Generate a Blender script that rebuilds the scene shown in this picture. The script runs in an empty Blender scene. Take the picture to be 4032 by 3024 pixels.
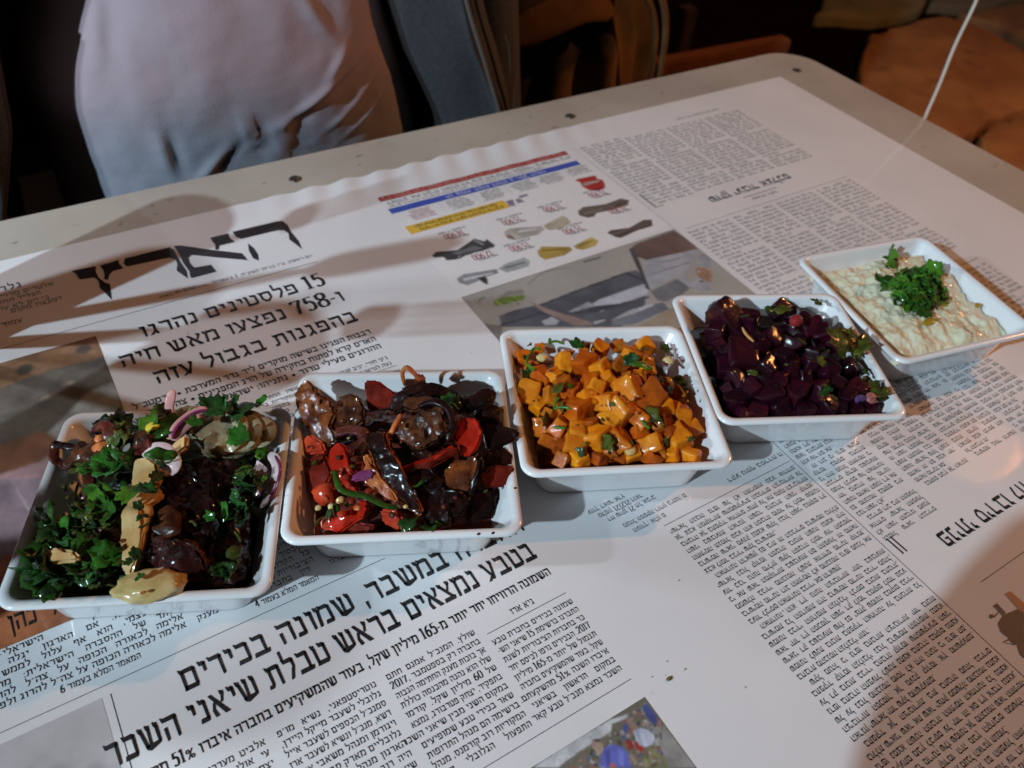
import bpy, bmesh, math, random
import numpy as np
from mathutils import Vector, Matrix, noise
from mathutils.geometry import tessellate_polygon

random.seed(7)
scene = bpy.context.scene
COL = scene.collection

# ------------------------------------------------------------------ camera
FPX = 3201.28
U = np.array([6506.67, -2498.99, FPX]); U /= np.linalg.norm(U)
V = np.array([-2894.72, -3436.09, FPX]); V -= U * (U @ V); V /= np.linalg.norm(V)
N = np.cross(V, U)
if N[1] > 0: N = -N
RW = np.array([U, V, N])
CAM = np.array([0, 0, 0.36])
cd = bpy.data.cameras.new("camera"); cam = bpy.data.objects.new("camera", cd); COL.objects.link(cam)
cd.sensor_width = 36; cd.lens = FPX / 4032 * 36
cd.clip_start = 0.01; cd.clip_end = 60
right, down, fwd = RW @ [1, 0, 0], RW @ [0, 1, 0], RW @ [0, 0, 1]
M = Matrix.Identity(4)
for i in range(3):
    M[i][0] = right[i]; M[i][1] = -down[i]; M[i][2] = -fwd[i]; M[i][3] = CAM[i]
cam.matrix_world = M
cd.dof.use_dof = True; cd.dof.focus_distance = 0.40; cd.dof.aperture_fstop = 11
scene.camera = cam

# ------------------------------------------------------------------ light
w = bpy.data.worlds.new("World"); scene.world = w; w.use_nodes = True
w.node_tree.nodes["Background"].inputs[0].default_value = (0.9, 0.62, 0.5, 1)
w.node_tree.nodes["Background"].inputs[1].default_value = 0.045
def lamp(name, loc, power, color, radius):
    l = bpy.data.lights.new(name, 'POINT'); l.energy = power; l.color = color; l.shadow_soft_size = radius
    o = bpy.data.objects.new(name, l); o.location = loc; COL.objects.link(o); return o
lamp("table_light", (-0.56, 0.50, 0.50), 13.0, (0.80, 0.91, 1.0), 0.016)
lamp("street_light", (-2.20, -0.27, 1.48), 320.0, (0.67, 0.87, 1.0), 0.028)
lamp("warm_bulb", (2.20, 0.15, 1.30), 80.0, (1.0, 0.40, 0.14), 0.035)
scene.view_settings.view_transform = 'Standard'
scene.view_settings.look = 'None'
scene.view_settings.exposure = -0.08
scene.cycles.use_denoising = True
scene.cycles.caustics_refractive = False
scene.cycles.caustics_reflective = False
scene.cycles.max_bounces = 8

# ------------------------------------------------------------------ helpers
def at(px, py, z=0.0):
    d = RW @ np.array([(px - 2016) / FPX, (py - 1512) / FPX, 1.0])
    t = (z - CAM[2]) / d[2]
    p = CAM + t * d
    return Vector((float(p[0]), float(p[1]), float(p[2])))
def zoom(x0, y0, s):
    return lambda x, y, z=0.0: at(x0 + x * s, y0 + y * s, z)
ZA = zoom(0, 750, 1500/2212); ZC = zoom(0, 2300, 1300/2212); ZG4 = zoom(1400, 500, 1500/2212)
ZG5 = zoom(2600, 500, 1432/2212); Z_AD1 = zoom(1480, 560, 700/2212); Z_AD2 = zoom(2100, 560, 700/2212)
ZPH = zoom(1700, 880, 1100/2212); ZCR = zoom(2000, 2650, 900/2212); ZR7 = zoom(3500, 2250, 532/1140)
Z1 = zoom(0, 1500, 1150/2008); Z2 = zoom(1080, 1400, 1040/2030); Z3 = zoom(1940, 1220, 1010/2148)
Z4 = zoom(2600, 1100, 1050/2212); Z5 = zoom(3100, 900, 932/2212)

def tag(o, label=None, cat=None, group=None, kind=None):
    if label: o['label'] = label
    if cat: o['category'] = cat
    if group: o['group'] = group
    if kind: o['kind'] = kind
    return o
def empty(name, loc=(0, 0, 0), rz=0):
    o = bpy.data.objects.new(name, None); o.location = loc; o.rotation_euler = (0, 0, rz)
    o.empty_display_size = 0.02; COL.objects.link(o); return o
def mesh_obj(name, verts, faces, mats, parent=None, smooth=True, midx=None, local=None):
    me = bpy.data.meshes.new(name)
    me.from_pydata([tuple(v) for v in verts], [], faces)
    for m in (mats if isinstance(mats, (list, tuple)) else [mats]): me.materials.append(m)
    if midx is not None: me.polygons.foreach_set("material_index", midx)
    if smooth: me.polygons.foreach_set("use_smooth", [True] * len(me.polygons))
    me.update()
    return link(name, me, parent)
def link(name, me, parent=None, mat=None):
    o = bpy.data.objects.new(name, me); COL.objects.link(o)
    if mat is not None: o.matrix_world = mat
    if parent: keep_parent(o, parent)
    return o
def keep_parent(o, parent):
    o.parent = parent
    o.matrix_parent_inverse = root_matrix(parent).inverted()
def root_matrix(p):
    m = Matrix.LocRotScale(p.location, p.rotation_euler, p.scale)
    if p.parent: m = root_matrix(p.parent) @ p.matrix_parent_inverse @ m
    return m

# ------------------------------------------------------------------ materials
def material(name, color, rough=0.5, color2=None, nscale=20, contrast=(0.35, 0.65), coat=0.0, coat_rough=0.06,
             bump=0.0, bscale=60, sss=0.0, sssr=(1, .3, .1), metallic=0.0, spec=0.5, detail=5, sssscale=0.004, coat_bump=0.0,
             rough2=None, stretch=(1, 1, 1), ior=1.45, trans=0.0, color3=None, n3=6, c3=(0.5, 0.75), obj_var=0.0, coat_follow=False, world=False):
    m = bpy.data.materials.new(name); m.use_nodes = True
    nt = m.node_tree; b = nt.nodes["Principled BSDF"]
    b.inputs["Base Color"].default_value = (*color, 1); b.inputs["Roughness"].default_value = rough
    b.inputs["Metallic"].default_value = metallic; b.inputs["IOR"].default_value = ior
    b.inputs["Coat Weight"].default_value = coat; b.inputs["Coat Roughness"].default_value = coat_rough
    b.inputs["Specular IOR Level"].default_value = spec
    b.inputs["Transmission Weight"].default_value = trans
    if sss:
        b.inputs["Subsurface Weight"].default_value = sss
        b.inputs["Subsurface Radius"].default_value = sssr; b.inputs["Subsurface Scale"].default_value = sssscale
    tc = nt.nodes.new("ShaderNodeTexCoord"); mp = nt.nodes.new("ShaderNodeMapping")
    mp.inputs["Scale"].default_value = stretch
    if world: tc = nt.nodes.new("ShaderNodeNewGeometry"); nt.links.new(tc.outputs["Position"], mp.inputs["Vector"])
    else: nt.links.new(tc.outputs["Object"], mp.inputs["Vector"])
    def nz(scale, det=5):
        n = nt.nodes.new("ShaderNodeTexNoise"); n.inputs["Scale"].default_value = scale; n.inputs["Detail"].default_value = det
        nt.links.new(mp.outputs["Vector"], n.inputs["Vector"]); return n
    def ramp(n, a, bb):
        r = nt.nodes.new("ShaderNodeMapRange"); r.inputs["From Min"].default_value = a; r.inputs["From Max"].default_value = bb
        nt.links.new(n.outputs["Fac"], r.inputs["Value"]); return r
    last = None
    if color2:
        n = nz(nscale, detail); r = ramp(n, *contrast)
        mx = nt.nodes.new("ShaderNodeMix"); mx.data_type = 'RGBA'
        mx.inputs["A"].default_value = (*color, 1); mx.inputs["B"].default_value = (*color2, 1)
        nt.links.new(r.outputs[0], mx.inputs["Factor"]); last = mx.outputs["Result"]
        if rough2 is not None:
            r2 = nt.nodes.new("ShaderNodeMapRange"); r2.inputs["To Min"].default_value = rough; r2.inputs["To Max"].default_value = rough2
            nt.links.new(r.outputs[0], r2.inputs["Value"]); nt.links.new(r2.outputs[0], b.inputs["Roughness"])
    if color3:
        n = nz(n3, 6); r = ramp(n, *c3)
        mx = nt.nodes.new("ShaderNodeMix"); mx.data_type = 'RGBA'
        if last: nt.links.new(last, mx.inputs["A"])
        else: mx.inputs["A"].default_value = (*color, 1)
        mx.inputs["B"].default_value = (*color3, 1)
        nt.links.new(r.outputs[0], mx.inputs["Factor"]); last = mx.outputs["Result"]
    if obj_var:
        oi = nt.nodes.new("ShaderNodeObjectInfo"); hs = nt.nodes.new("ShaderNodeHueSaturation")
        mr = nt.nodes.new("ShaderNodeMapRange"); mr.inputs["To Min"].default_value = 1 - obj_var; mr.inputs["To Max"].default_value = 1 + obj_var
        nt.links.new(oi.outputs["Random"], mr.inputs["Value"]); nt.links.new(mr.outputs[0], hs.inputs["Value"])
        mh = nt.nodes.new("ShaderNodeMapRange"); mh.inputs["To Min"].default_value = 0.5 - obj_var * .045; mh.inputs["To Max"].default_value = 0.5 + obj_var * .045
        nt.links.new(oi.outputs["Random"], mh.inputs["Value"]); nt.links.new(mh.outputs[0], hs.inputs["Hue"])
        if last: nt.links.new(last, hs.inputs["Color"])
        else: hs.inputs["Color"].default_value = (*color, 1)
        last = hs.outputs[0]
    if last: nt.links.new(last, b.inputs["Base Color"])
    def bumpnode(strength, scale, sock, dist=0.001):
        n = nz(scale, 4); bp = nt.nodes.new("ShaderNodeBump"); bp.inputs["Strength"].default_value = strength
        bp.inputs["Distance"].default_value = dist
        nt.links.new(n.outputs["Fac"], bp.inputs["Height"]); nt.links.new(bp.outputs[0], b.inputs[sock])
    if bump:
        bumpnode(bump, bscale, "Normal")
        if coat_follow: nt.links.new(b.inputs["Normal"].links[0].from_socket, b.inputs["Coat Normal"])
    if coat_bump: bumpnode(coat_bump, 9, "Coat Normal", 0.004)
    return m

CT = dict(coat=0.8, coat_rough=0.045, coat_bump=0.10)
m_paper = material("newsprint", (0.70, 0.70, 0.71), 0.6, (0.64, 0.645, 0.66), 9, color3=(0.60, 0.58, 0.54), n3=3, c3=(0.62, 0.9), **CT)
m_ink = material("black_ink", (0.012, 0.011, 0.012), 0.7, (0.025, 0.023, 0.024), 300, spec=.15, **CT)
m_inkgrey = material("grey_ink", (0.07, 0.07, 0.073), 0.7, (0.13, 0.13, 0.13), 500, spec=.2, **CT)
m_red = material("red_ink", (0.36, 0.03, 0.025), 0.6, (0.30, 0.05, 0.05), 200, **CT)
m_redtxt = material("dark_red_ink", (0.33, 0.035, 0.04), 0.6, **CT)
m_blue = material("blue_ink", (0.035, 0.07, 0.38), 0.6, (0.05, 0.09, 0.42), 60, **CT)
m_yellow = material("yellow_ink", (0.62, 0.39, 0.04), 0.6, (0.66, 0.44, 0.07), 60, **CT)
m_whiteink = material("white_print", (0.55, 0.58, 0.70), 0.6, **CT)
m_pink = material("pale_red_print", (0.62, 0.30, 0.29), 0.6, **CT)
m_board = material("worn_board", (0.43, 0.39, 0.335), 0.55, (0.32, 0.285, 0.24), 9, contrast=(0.35, 0.75), color3=(0.11, 0.095, 0.08), n3=34, c3=(0.66, 0.80), **CT)
m_edge = material("board_lip", (0.55, 0.53, 0.50), 0.35, (0.35, 0.32, 0.28), 40, coat=.5, coat_rough=.2)
m_porc = material("white_glazed_porcelain", (0.76, 0.77, 0.78), 0.18, coat=0.6, coat_rough=0.04, ior=1.5)
def flat(name, c, c2=None, sc=40, c3=None, n3=15): return material(name, c, 0.6, c2, sc, color3=c3, n3=n3, **CT)

# ------------------------------------------------------------------ table and floor
def grid_mesh(name, fx, nx, ny, mats, parent=None, close_x=False, smooth=True, midx=None):
    vs = [fx(i / (nx if close_x else nx - 1), j / (ny - 1)) for j in range(ny) for i in range(nx)]
    fs = []
    for j in range(ny - 1):
        for i in range(nx if close_x else nx - 1):
            i2 = (i + 1) % nx
            fs.append((j * nx + i, j * nx + i2, (j + 1) * nx + i2, (j + 1) * nx + i))
    return mesh_obj(name, vs, fs, mats, parent, smooth, midx)
def rrect(x0, x1, y0, y1, r, n=8):
    pts = []
    for cx, cy, a0 in ((x1 - r, y0 + r, -90), (x1 - r, y1 - r, 0), (x0 + r, y1 - r, 90), (x0 + r, y0 + r, 180)):
        for k in range(n + 1):
            a = math.radians(a0 + 90 * k / n); pts.append((cx + r * math.cos(a), cy + r * math.sin(a)))
    return pts
def rings(name, rr, mats, parent=None, cap0=False, cap1=False, midx_of=None, smooth=True):
    n = len(rr[0]); vs = [p for r in rr for p in r]; fs = []; mi = []
    for j in range(len(rr) - 1):
        for i in range(n):
            k = (i + 1) % n
            fs.append((j * n + i, j * n + k, (j + 1) * n + k, (j + 1) * n + i)); mi.append(midx_of(j) if midx_of else 0)
    if cap0: fs.append(tuple(range(n - 1, -1, -1))); mi.append(midx_of(0) if midx_of else 0)
    if cap1: fs.append(tuple(range((len(rr) - 1) * n, len(rr) * n))); mi.append(midx_of(len(rr) - 2) if midx_of else 0)
    return mesh_obj(name, vs, fs, mats, parent, smooth, mi)

table = tag(empty("cafe_table", (0.2, 0.25, -0.74)), "large rounded table with worn pale board edge and newspaper top", "table")
TX0, TX1, TY0, TY1 = -0.42, 0.80, -0.13, 0.6235
rr = []
for off, z in ((0.004, -0.026), (0.0, -0.022), (0.0, -0.006), (0.0012, -0.002), (0.004, 0.0), (0.0075, 0.0)):
    rr.append([(x, y, z) for x, y in rrect(TX0 + off, TX1 - off, TY0 + off, TY1 - off, 0.045 - off * .6, 14)])
rings("edge_band", rr[:-1], m_edge, table, cap0=True)
rings("tabletop", [rr[-2], rr[-1]], m_board, table, cap1=True, smooth=False)
for x, y in ((0.1823, 0.5855), (0.4578, 0.5847), (0.7553, 0.5725)):
    s = rings("screw", [[(x + r * math.cos(a * math.pi / 8), y + r * math.sin(a * math.pi / 8), z) for a in range(16)] for r, z in
              ((0.0050, 0.0001), (0.0046, 0.0010), (0.0034, 0.0012), (0.0026, 0.0003))],
              material("rusty_screw", (0.14, 0.12, 0.10), 0.45, (0.05, 0.035, 0.03), 400, metallic=.6), table, cap1=True)
    a = random.random() * 3
    c, sn = math.cos(a), math.sin(a)
    mesh_obj("slot", [(x + c * u - sn * v, y + sn * u + c * v, 0.0006) for u, v in ((-.0026, -.0004), (.0026, -.0004), (.0026, .0004), (-.0026, .0004))],
             [(0, 1, 2, 3)], material("slot_dirt", (0.02, 0.015, 0.01), .8), s)
for lx, ly in ((-.32, -.04), (.70, -.04), (-.32, .52), (.70, .52)):
    rings("leg", [[(lx + r * math.cos(a * math.pi / 6), ly + r * math.sin(a * math.pi / 6), z) for a in range(12)] for r, z in ((.02, -.74), (.02, -.03), (.022, -.0262))],
          material("dark_steel", (.05, .05, .05), .4, metallic=.8), table, cap0=True, cap1=True)
# thin crack line where the clear film over the board ends
def crack(pts, wd, name, m, parent, z=0.0004):
    vs, fs = [], []
    for i, (x, y) in enumerate(pts):
        ww = wd * (0.5 + random.random()); vs += [(x, y - ww, z), (x, y + ww, z)]
        if i: fs.append((2 * i - 2, 2 * i, 2 * i + 1, 2 * i - 1))
    return mesh_obj(name, vs, fs, m, parent)
m_dirt = material("grime", (0.10, 0.08, 0.06), 0.7, (0.22, 0.19, 0.15), 200)
pts = [(-.10 + .0045 * i, .5605 + .0014 * (i - 12) + .0008 * math.sin(i * 1.7)) for i in range(18)]
crack(pts[3:], .00022, "film_edge", m_dirt, table)
for i in range(26):
    x = random.uniform(-.05, .74); y = random.uniform(.575, .615)
    L = random.uniform(.002, .007); a = random.uniform(-.5, .5)
    if random.random() < .35: a += 1.3
    crack([(x + L * t * math.cos(a), y + L * t * math.sin(a) + .0006 * math.sin(t * 9 + i)) for t in (0, .3, .6, 1)], .0003, "scuff", m_dirt, table)

# ------------------------------------------------------------------ newspaper
paper = tag(empty("newspaper", (0.25, 0.25, 0)), "open newspaper with black Hebrew print covering the table under the dishes", "newspaper")
PX0, PX1, PY0, PY1 = -0.33, 0.724, -0.10, 0.567
def pz(x, y):
    k = math.exp(-((0.567 - y) / 0.035) ** 2) if y > .46 else 0
    wx = max(0, min(1, (x - .12) / .08)) * max(0, min(1, (.50 - x) / .12))
    return 0.0009 + k * wx * 0.0008 * math.sin((x + (0.567 - y) * .35) * 2 * math.pi / 0.030)
def psurf(u, v):
    x = PX0 + u * (PX1 - PX0); y = PY0 + v * (PY1 - PY0)
    y += .0009 * math.sin(x * 2 * math.pi / .031 + 1) * max(0, min(1, (x - .12) / .08)) * max(0, min(1, (.50 - x) / .12)) * max(0, v - .9) * 10
    return (x, y, pz(x, y))
sheet = grid_mesh("paper_sheet", psurf, 260, 160, m_paper, paper)

class Ink:
    def __init__(s): s.v = []; s.f = []
    def poly(s, pts, lift=0.00015, sub=0):
        pts = [(p[0], p[1]) for p in pts]
        tris = tessellate_polygon([[Vector((p[0], p[1], 0)) for p in pts]])
        b = len(s.v); s.v += [(x, y, pz(x, y) + lift) for x, y in pts]
        for t in tris:
            a, bb, c = [Vector(pts[i]) for i in t]
            if (bb - a).cross(c - a) < 0: t = (t[0], t[2], t[1])
            s.f.append(tuple(b + i for i in t))
    def quad(s, x0, x1, y0, y1, lift=0.00015, n=None):
        nx = max(1, int(abs(x1 - x0) / .004)); ny = max(1, int(abs(y1 - y0) / .006)); b = len(s.v)
        for j in range(ny + 1):
            for i in range(nx + 1):
                x = x0 + (x1 - x0) * i / nx; y = y0 + (y1 - y0) * j / ny; s.v.append((x, y, pz(x, y) + lift))
        for j in range(ny):
            for i in range(nx):
                k = b + j * (nx + 1) + i; s.f.append((k, k + 1, k + nx + 2, k + nx + 1))
    def build(s, name, mat):
        return mesh_obj(name, s.v, s.f, mat, paper, smooth=False)

# letter shapes, unit height, drawn left to right
def TB(a, b, y=1.0, t=.2): return [(a - .01, y + .03), (a + .09, y - .045), (b - .1, y - .03), (b, y - .10), (b, y - t - .04), (b - .08, y - t - .03), (a + .07, y - t - .02)]
def BB(a, b, t=.2, y=0): return [(a, y), (a + .04, y + t), (b + .03, y + t), (b - .02, y)]
def ST(x, y0, y1, w=.125): return [(x, y1), (x + w, y1), (x + w, y0 + .03), (x + w * .7, y0), (x + .03, y0)]
def DG(x0, y0, x1, y1, w0, w1=None):
    w1 = w0 if w1 is None else w1
    return [(x0, y0), (x0 + w0, y0), (x1 + w1, y1), (x1, y1)]
def BL(x, y=1.0): return [(x - .02, y + .03), (x + .07, y - .03), (x + .17, y - .04), (x + .16, y - .2), (x + .08, y - .24), (x + .01, y - .16)]
GL = {
 'א': (.82, [DG(.02, .98, .60, .0, .13, .22), BL(.6), DG(.64, .8, .52, .5, .10), DG(.16, .62, .04, .30, .11), DG(.04, .30, .1, 0, .12, .16)]),
 'ב': (.78, [TB(.05, .62), ST(.50, .1, .85), BB(.0, .74)]),
 'ג': (.55, [TB(.05, .42), ST(.30, .28, .85), DG(.30, .34, 0, .0, .13, .2), DG(.32, .34, .40, .0, .11, .12)]),
 'ד': (.70, [TB(0, .70), ST(.52, 0, .88)]),
 'ה': (.76, [TB(0, .74), ST(.60, 0, .88), ST(.08, 0, .55)]),
 'ו': (.34, [TB(0, .32), ST(.18, 0, .88)]),
 'ז': (.42, [TB(0, .42), ST(.19, 0, .85)]),
 'ח': (.80, [TB(0, .78), ST(.10, 0, .85), ST(.64, 0, .88)]),
 'ט': (.78, [BL(.0), ST(.06, .1, .82), BB(.06, .68), ST(.62, .08, .9), TB(.38, .72)]),
 'י': (.34, [TB(0, .32), ST(.19, .48, .88)]),
 'כ': (.68, [TB(.04, .58), ST(.50, .08, .90), BB(.03, .6)]),
 'ך': (.70, [TB(0, .68), ST(.54, -.34, .88)]),
 'ל': (.64, [ST(.04, .9, 1.42, .11), TB(.03, .60), ST(.48, .5, .88), DG(.46, .52, .22, .0, .14, .13)]),
 'ם': (.78, [TB(0, .72), ST(.08, .0, .85), ST(.61, .1, .88), BB(.08, .72)]),
 'מ': (.84, [BL(.0), DG(.12, .85, .04, .0, .12), TB(.22, .72), DG(.12, .7, .3, .93, .1), ST(.66, .1, .88), BB(.38, .78)]),
 'ן': (.34, [TB(0, .32), ST(.18, -.34, .88)]),
 'נ': (.50, [TB(.08, .40), ST(.30, .1, .88), BB(0, .42)]),
 'ס': (.78, [TB(0, .70), ST(.08, .3, .85), ST(.62, .3, .9), [(.08, .34), (.2, .34), (.34, .18), (.5, .18), (.62, .34), (.745, .34), (.5, 0), (.3, 0)]]),
 'ע': (.74, [BL(.0), BL(.54), DG(.07, .85, .28, .28, .12), DG(.6, .85, .34, .02, .12), DG(.34, .28, .02, -.02, .15, .16)]),
 'פ': (.76, [TB(.04, .66), ST(.56, .08, .88), BB(.02, .68), ST(.06, .5, .85), [(.06, .52), (.06, .42), (.36, .42), (.34, .54)]]),
 'ף': (.74, [TB(.04, .66), ST(.56, -.34, .88), ST(.06, .5, .85), [(.06, .52), (.06, .42), (.36, .42), (.34, .54)]]),
 'צ': (.74, [BL(.0), BL(.52), DG(.03, .86, .48, .16, .15), DG(.57, .84, .36, .5, .1), BB(0, .68)]),
 'ץ': (.66, [BL(.0), BL(.46), DG(.03, .86, .24, .4, .15), ST(.25, -.34, .5), DG(.5, .84, .28, .42, .1)]),
 'ק': (.76, [TB(0, .72), DG(.60, .85, .42, .12, .13, .11), ST(.08, -.34, .55)]),
 'ר': (.66, [TB(0, .62), ST(.48, 0, .88)]),
 'ש': (.98, [BL(.0), BL(.36), BL(.74), DG(.06, .85, .22, .1, .12), DG(.42, .85, .40, .2, .10), ST(.80, .15, .85, .13), [(.18, .2), (.92, .24), (.88, .1), (.42, -.04), (.24, .04)]]),
 'ת': (.82, [TB(.05, .76), ST(.64, 0, .88), ST(.17, .1, .85), BB(0, .24, .17)]),
 ',': (.24, [[(.04, .18), (.17, .18), (.12, -.22), (.08, -.22)]]), '.': (.24, [[(.05, 0), (.05, .16), (.19, .16), (.19, 0)]]),
 ':': (.24, [[(.05, 0), (.05, .16), (.19, .16), (.19, 0)], [(.05, .55), (.05, .71), (.19, .71), (.19, .55)]]),
 '"': (.34, [[(.03, 1), (.14, 1), (.09, .68)], [(.19, 1), (.30, 1), (.25, .68)]]), "'": (.2, [[(.03, 1), (.14, 1), (.09, .68)]]),
 '-': (.36, [[(.02, .42), (.02, .52), (.32, .52), (.32, .42)]]), '=': (.8, [[(.02, .40), (.02, .47), (.74, .47), (.74, .40)]]),
 '*': (.62, [[(.3 + .24 * math.cos(k * math.pi / 5), .42 + .24 * math.sin(k * math.pi / 5)) for k in range(10)]]),
}
def digit_glyphs(chars):
    for ch in chars:
        cu = bpy.data.curves.new("glyph", 'FONT'); cu.body = ch; cu.resolution_u = 3; cu.size = 1.38
        o = bpy.data.objects.new("glyph", cu); COL.objects.link(o)
        dg = bpy.context.evaluated_depsgraph_get(); me = bpy.data.meshes.new_from_object(o.evaluated_get(dg))
        vs = [(v.co.x, v.co.y) for v in me.vertices]; wd = max(v[0] for v in vs) + .06 if vs else .5
        GL[ch] = (wd, [("mesh", vs, [tuple(p.vertices) for p in me.polygons])])
        COL.objects.unlink(o); bpy.data.objects.remove(o); bpy.data.curves.remove(cu); bpy.data.meshes.remove(me)
digit_glyphs("%APRILVO/")
def nib(pts, wx=.17, wy=.07, n=14):
    """a broad nib dragged along a path: thick on verticals, thin on horizontals"""
    P = [Vector((x, y)) for x, y in pts]; Q = [2 * P[0] - P[1]] + P + [2 * P[-1] - P[-2]]; C = []
    seg = len(P) - 1
    for i in range(n * seg // 2 + 1):
        t = min(seg - 1e-6, i / (n * seg // 2) * seg); k = int(t); t -= k; a, b, c, d = Q[k:k + 4]
        C.append(.5 * ((2 * b) + (-a + c) * t + (2 * a - 5 * b + 4 * c - d) * t * t + (-a + 3 * b - 3 * c + d) * t ** 3))
    out = []
    for i in range(len(C)):
        d = (C[min(i + 1, len(C) - 1)] - C[max(i - 1, 0)]).normalized(); nn = Vector((-d.y, d.x))
        h = .5 * (wx * abs(nn.x) + wy * abs(nn.y)); out.append((C[i] + nn * h, C[i] - nn * h))
    return [[tuple(a[0]), tuple(a[1]), tuple(b[1]), tuple(b[0])] for a, b in zip(out, out[1:])]
H_ = 1.32
def D(w_, *paths):
    pol = []
    for p in paths: pol += nib([(x * w_, y * H_) for x, y in p])
    return (w_, pol)
oval = [(.5, 1), (.2, .9), (.1, .5), (.2, .1), (.5, 0), (.8, .1), (.9, .5), (.8, .9), (.5, 1)]
GL['0'] = D(.72, oval); GL['1'] = D(.5, [(.5, 0), (.5, 1)], [(.1, .84), (.45, .98)], [(.1, .03), (.9, .03)])
GL['2'] = D(.68, [(.12, .78), (.3, .98), (.7, .96), (.85, .72), (.5, .38), (.08, .04)], [(.08, .05), (.95, .07)])
GL['3'] = D(.66, [(.12, .9), (.5, .99), (.8, .78), (.5, .55), (.85, .3), (.55, .0), (.1, .1)])
GL['4'] = D(.72, [(.7, 0), (.7, 1)], [(.65, 1), (.05, .3)], [(.05, .28), (.98, .28)])
GL['5'] = D(.66, [(.2, .95), (.85, .95)], [(.22, .95), (.18, .55)], [(.18, .56), (.5, .65), (.85, .45), (.8, .12), (.45, 0), (.1, .1)])
GL['6'] = D(.70, [(.8, .95), (.4, .85), (.13, .45), (.2, .1), (.5, 0), (.85, .15), (.82, .45), (.5, .57), (.2, .42)])
GL['7'] = D(.68, [(.08, .93), (.92, .93)], [(.9, .95), (.6, .55), (.42, 0)], [(.08, .95), (.08, .78)])
GL['8'] = D(.70, [(.5, 1), (.18, .9), (.18, .65), (.5, .54), (.86, .38), (.85, .1), (.5, 0), (.14, .1), (.12, .36), (.5, .54), (.82, .65), (.82, .9), (.5, 1)])
GL['9'] = D(.70, [(.2, .05), (.6, .15), (.87, .55), (.8, .9), (.5, 1), (.15, .85), (.18, .55), (.5, .43), (.8, .58)])
GT = {}
for ch, (wd, polys) in GL.items():
    vs, fs = [], []
    for p in polys:
        b = len(vs)
        if p[0] == "mesh":
            vs += p[1]; fs += [tuple(b + i for i in q) for q in p[2]]
        else:
            vs += p
            for t in tessellate_polygon([[Vector((x, y, 0)) for x, y in p]]):
                a, bb, c = [Vector(p[i]) for i in t]
                if (bb - a).cross(c - a) < 0: t = (t[0], t[2], t[1])
                fs.append(tuple(b + i for i in t))
    GT[ch] = (wd, np.array(vs), fs)
LTR = set("0123456789%APRILVO/")
def visual(s):
    # mirror right-to-left, keeping runs of digits / latin in reading order; result is drawn right to left
    out = []; run = ""
    for ch in s:
        if ch in LTR or (run and ch == ',' ): run += ch
        else:
            out += list(reversed(run)); run = ""; out.append(ch)
    return out + list(reversed(run))
def line(ink, s, xr, yb, h, xl=None, flip=False, gap=.13, space=.42, lift=.0002, sx=1.0, justify=False, bold=0):
    if bold: line(ink, s, xr + bold * h, yb + bold * .4 * h, h, (xl + bold * h) if xl is not None else None, flip, gap, space, lift + .00003, sx, justify)
    """text whose reading starts at xr on baseline yb; flip turns it upside down (then xr is its left end)"""
    seq = visual(s)
    nat = sum((GT[c][0] + gap) if c != ' ' else space for c in seq if c == ' ' or c in GT)
    if xl is not None:
        W = abs(xr - xl) / h
        if justify:
            ns = sum(c == ' ' for c in seq)
            if ns and nat < W: space += (W - nat) / ns; 
            elif nat > 0: sx = min(1, W / nat)
        else: sx = W / nat
    u = 0.0
    for c in seq:
        if c == ' ': u += space * sx; continue
        if c not in GT: continue
        wd, vs, fs = GT[c]; b = len(ink.v)
        u += (wd + gap) * sx
        for x, y in vs:
            lx, ly = (-u + x * sx) * h, y * h
            X, Y = (xr - lx, yb - ly) if flip else (xr + lx, yb + ly)
            ink.v.append((X, Y, pz(X, Y) + lift))
        ink.f += [tuple(b + i for i in t) for t in fs]
def text(name, mat, items):
    k = Ink()
    for it in items: line(k, *it[0], **(it[1] if len(it) > 1 else {}))
    return k.build(name, mat)
cm = 0.01
WORDS = ("שמונה בכירים בחברת טבע התברגו ברשימת שיאני השכר בחברות הציבוריות לשנת הבכירים גרפו לכיסם יחד תגמול של יותר מיליון שקל בעוד "
         "שהמשקיעים בחברה איבדו השנה מהשקעתם במקום הראשון נמצא מנכל אך בזכות מענק החתימה הגבוה שלו הוא נהנה מהכנסה כוללת קודמו בתפקיד "
         "יצחק נמצא במקום השני מבין שאר בכירי ברשימה הם מנהל התרופות המקוריות רוב מנהל התפעול הגלובלי את לא על כל גם אם כי זה היה ישראל "
         "ממשלה צבא גבול מחאה הסכסוך הארגון האחרונה בשבועות הקרובים אזרחים מדינה מוסר לומר כבר אין רק עוד בית דין הסברה").split()
rnd = random.Random(3)
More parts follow.
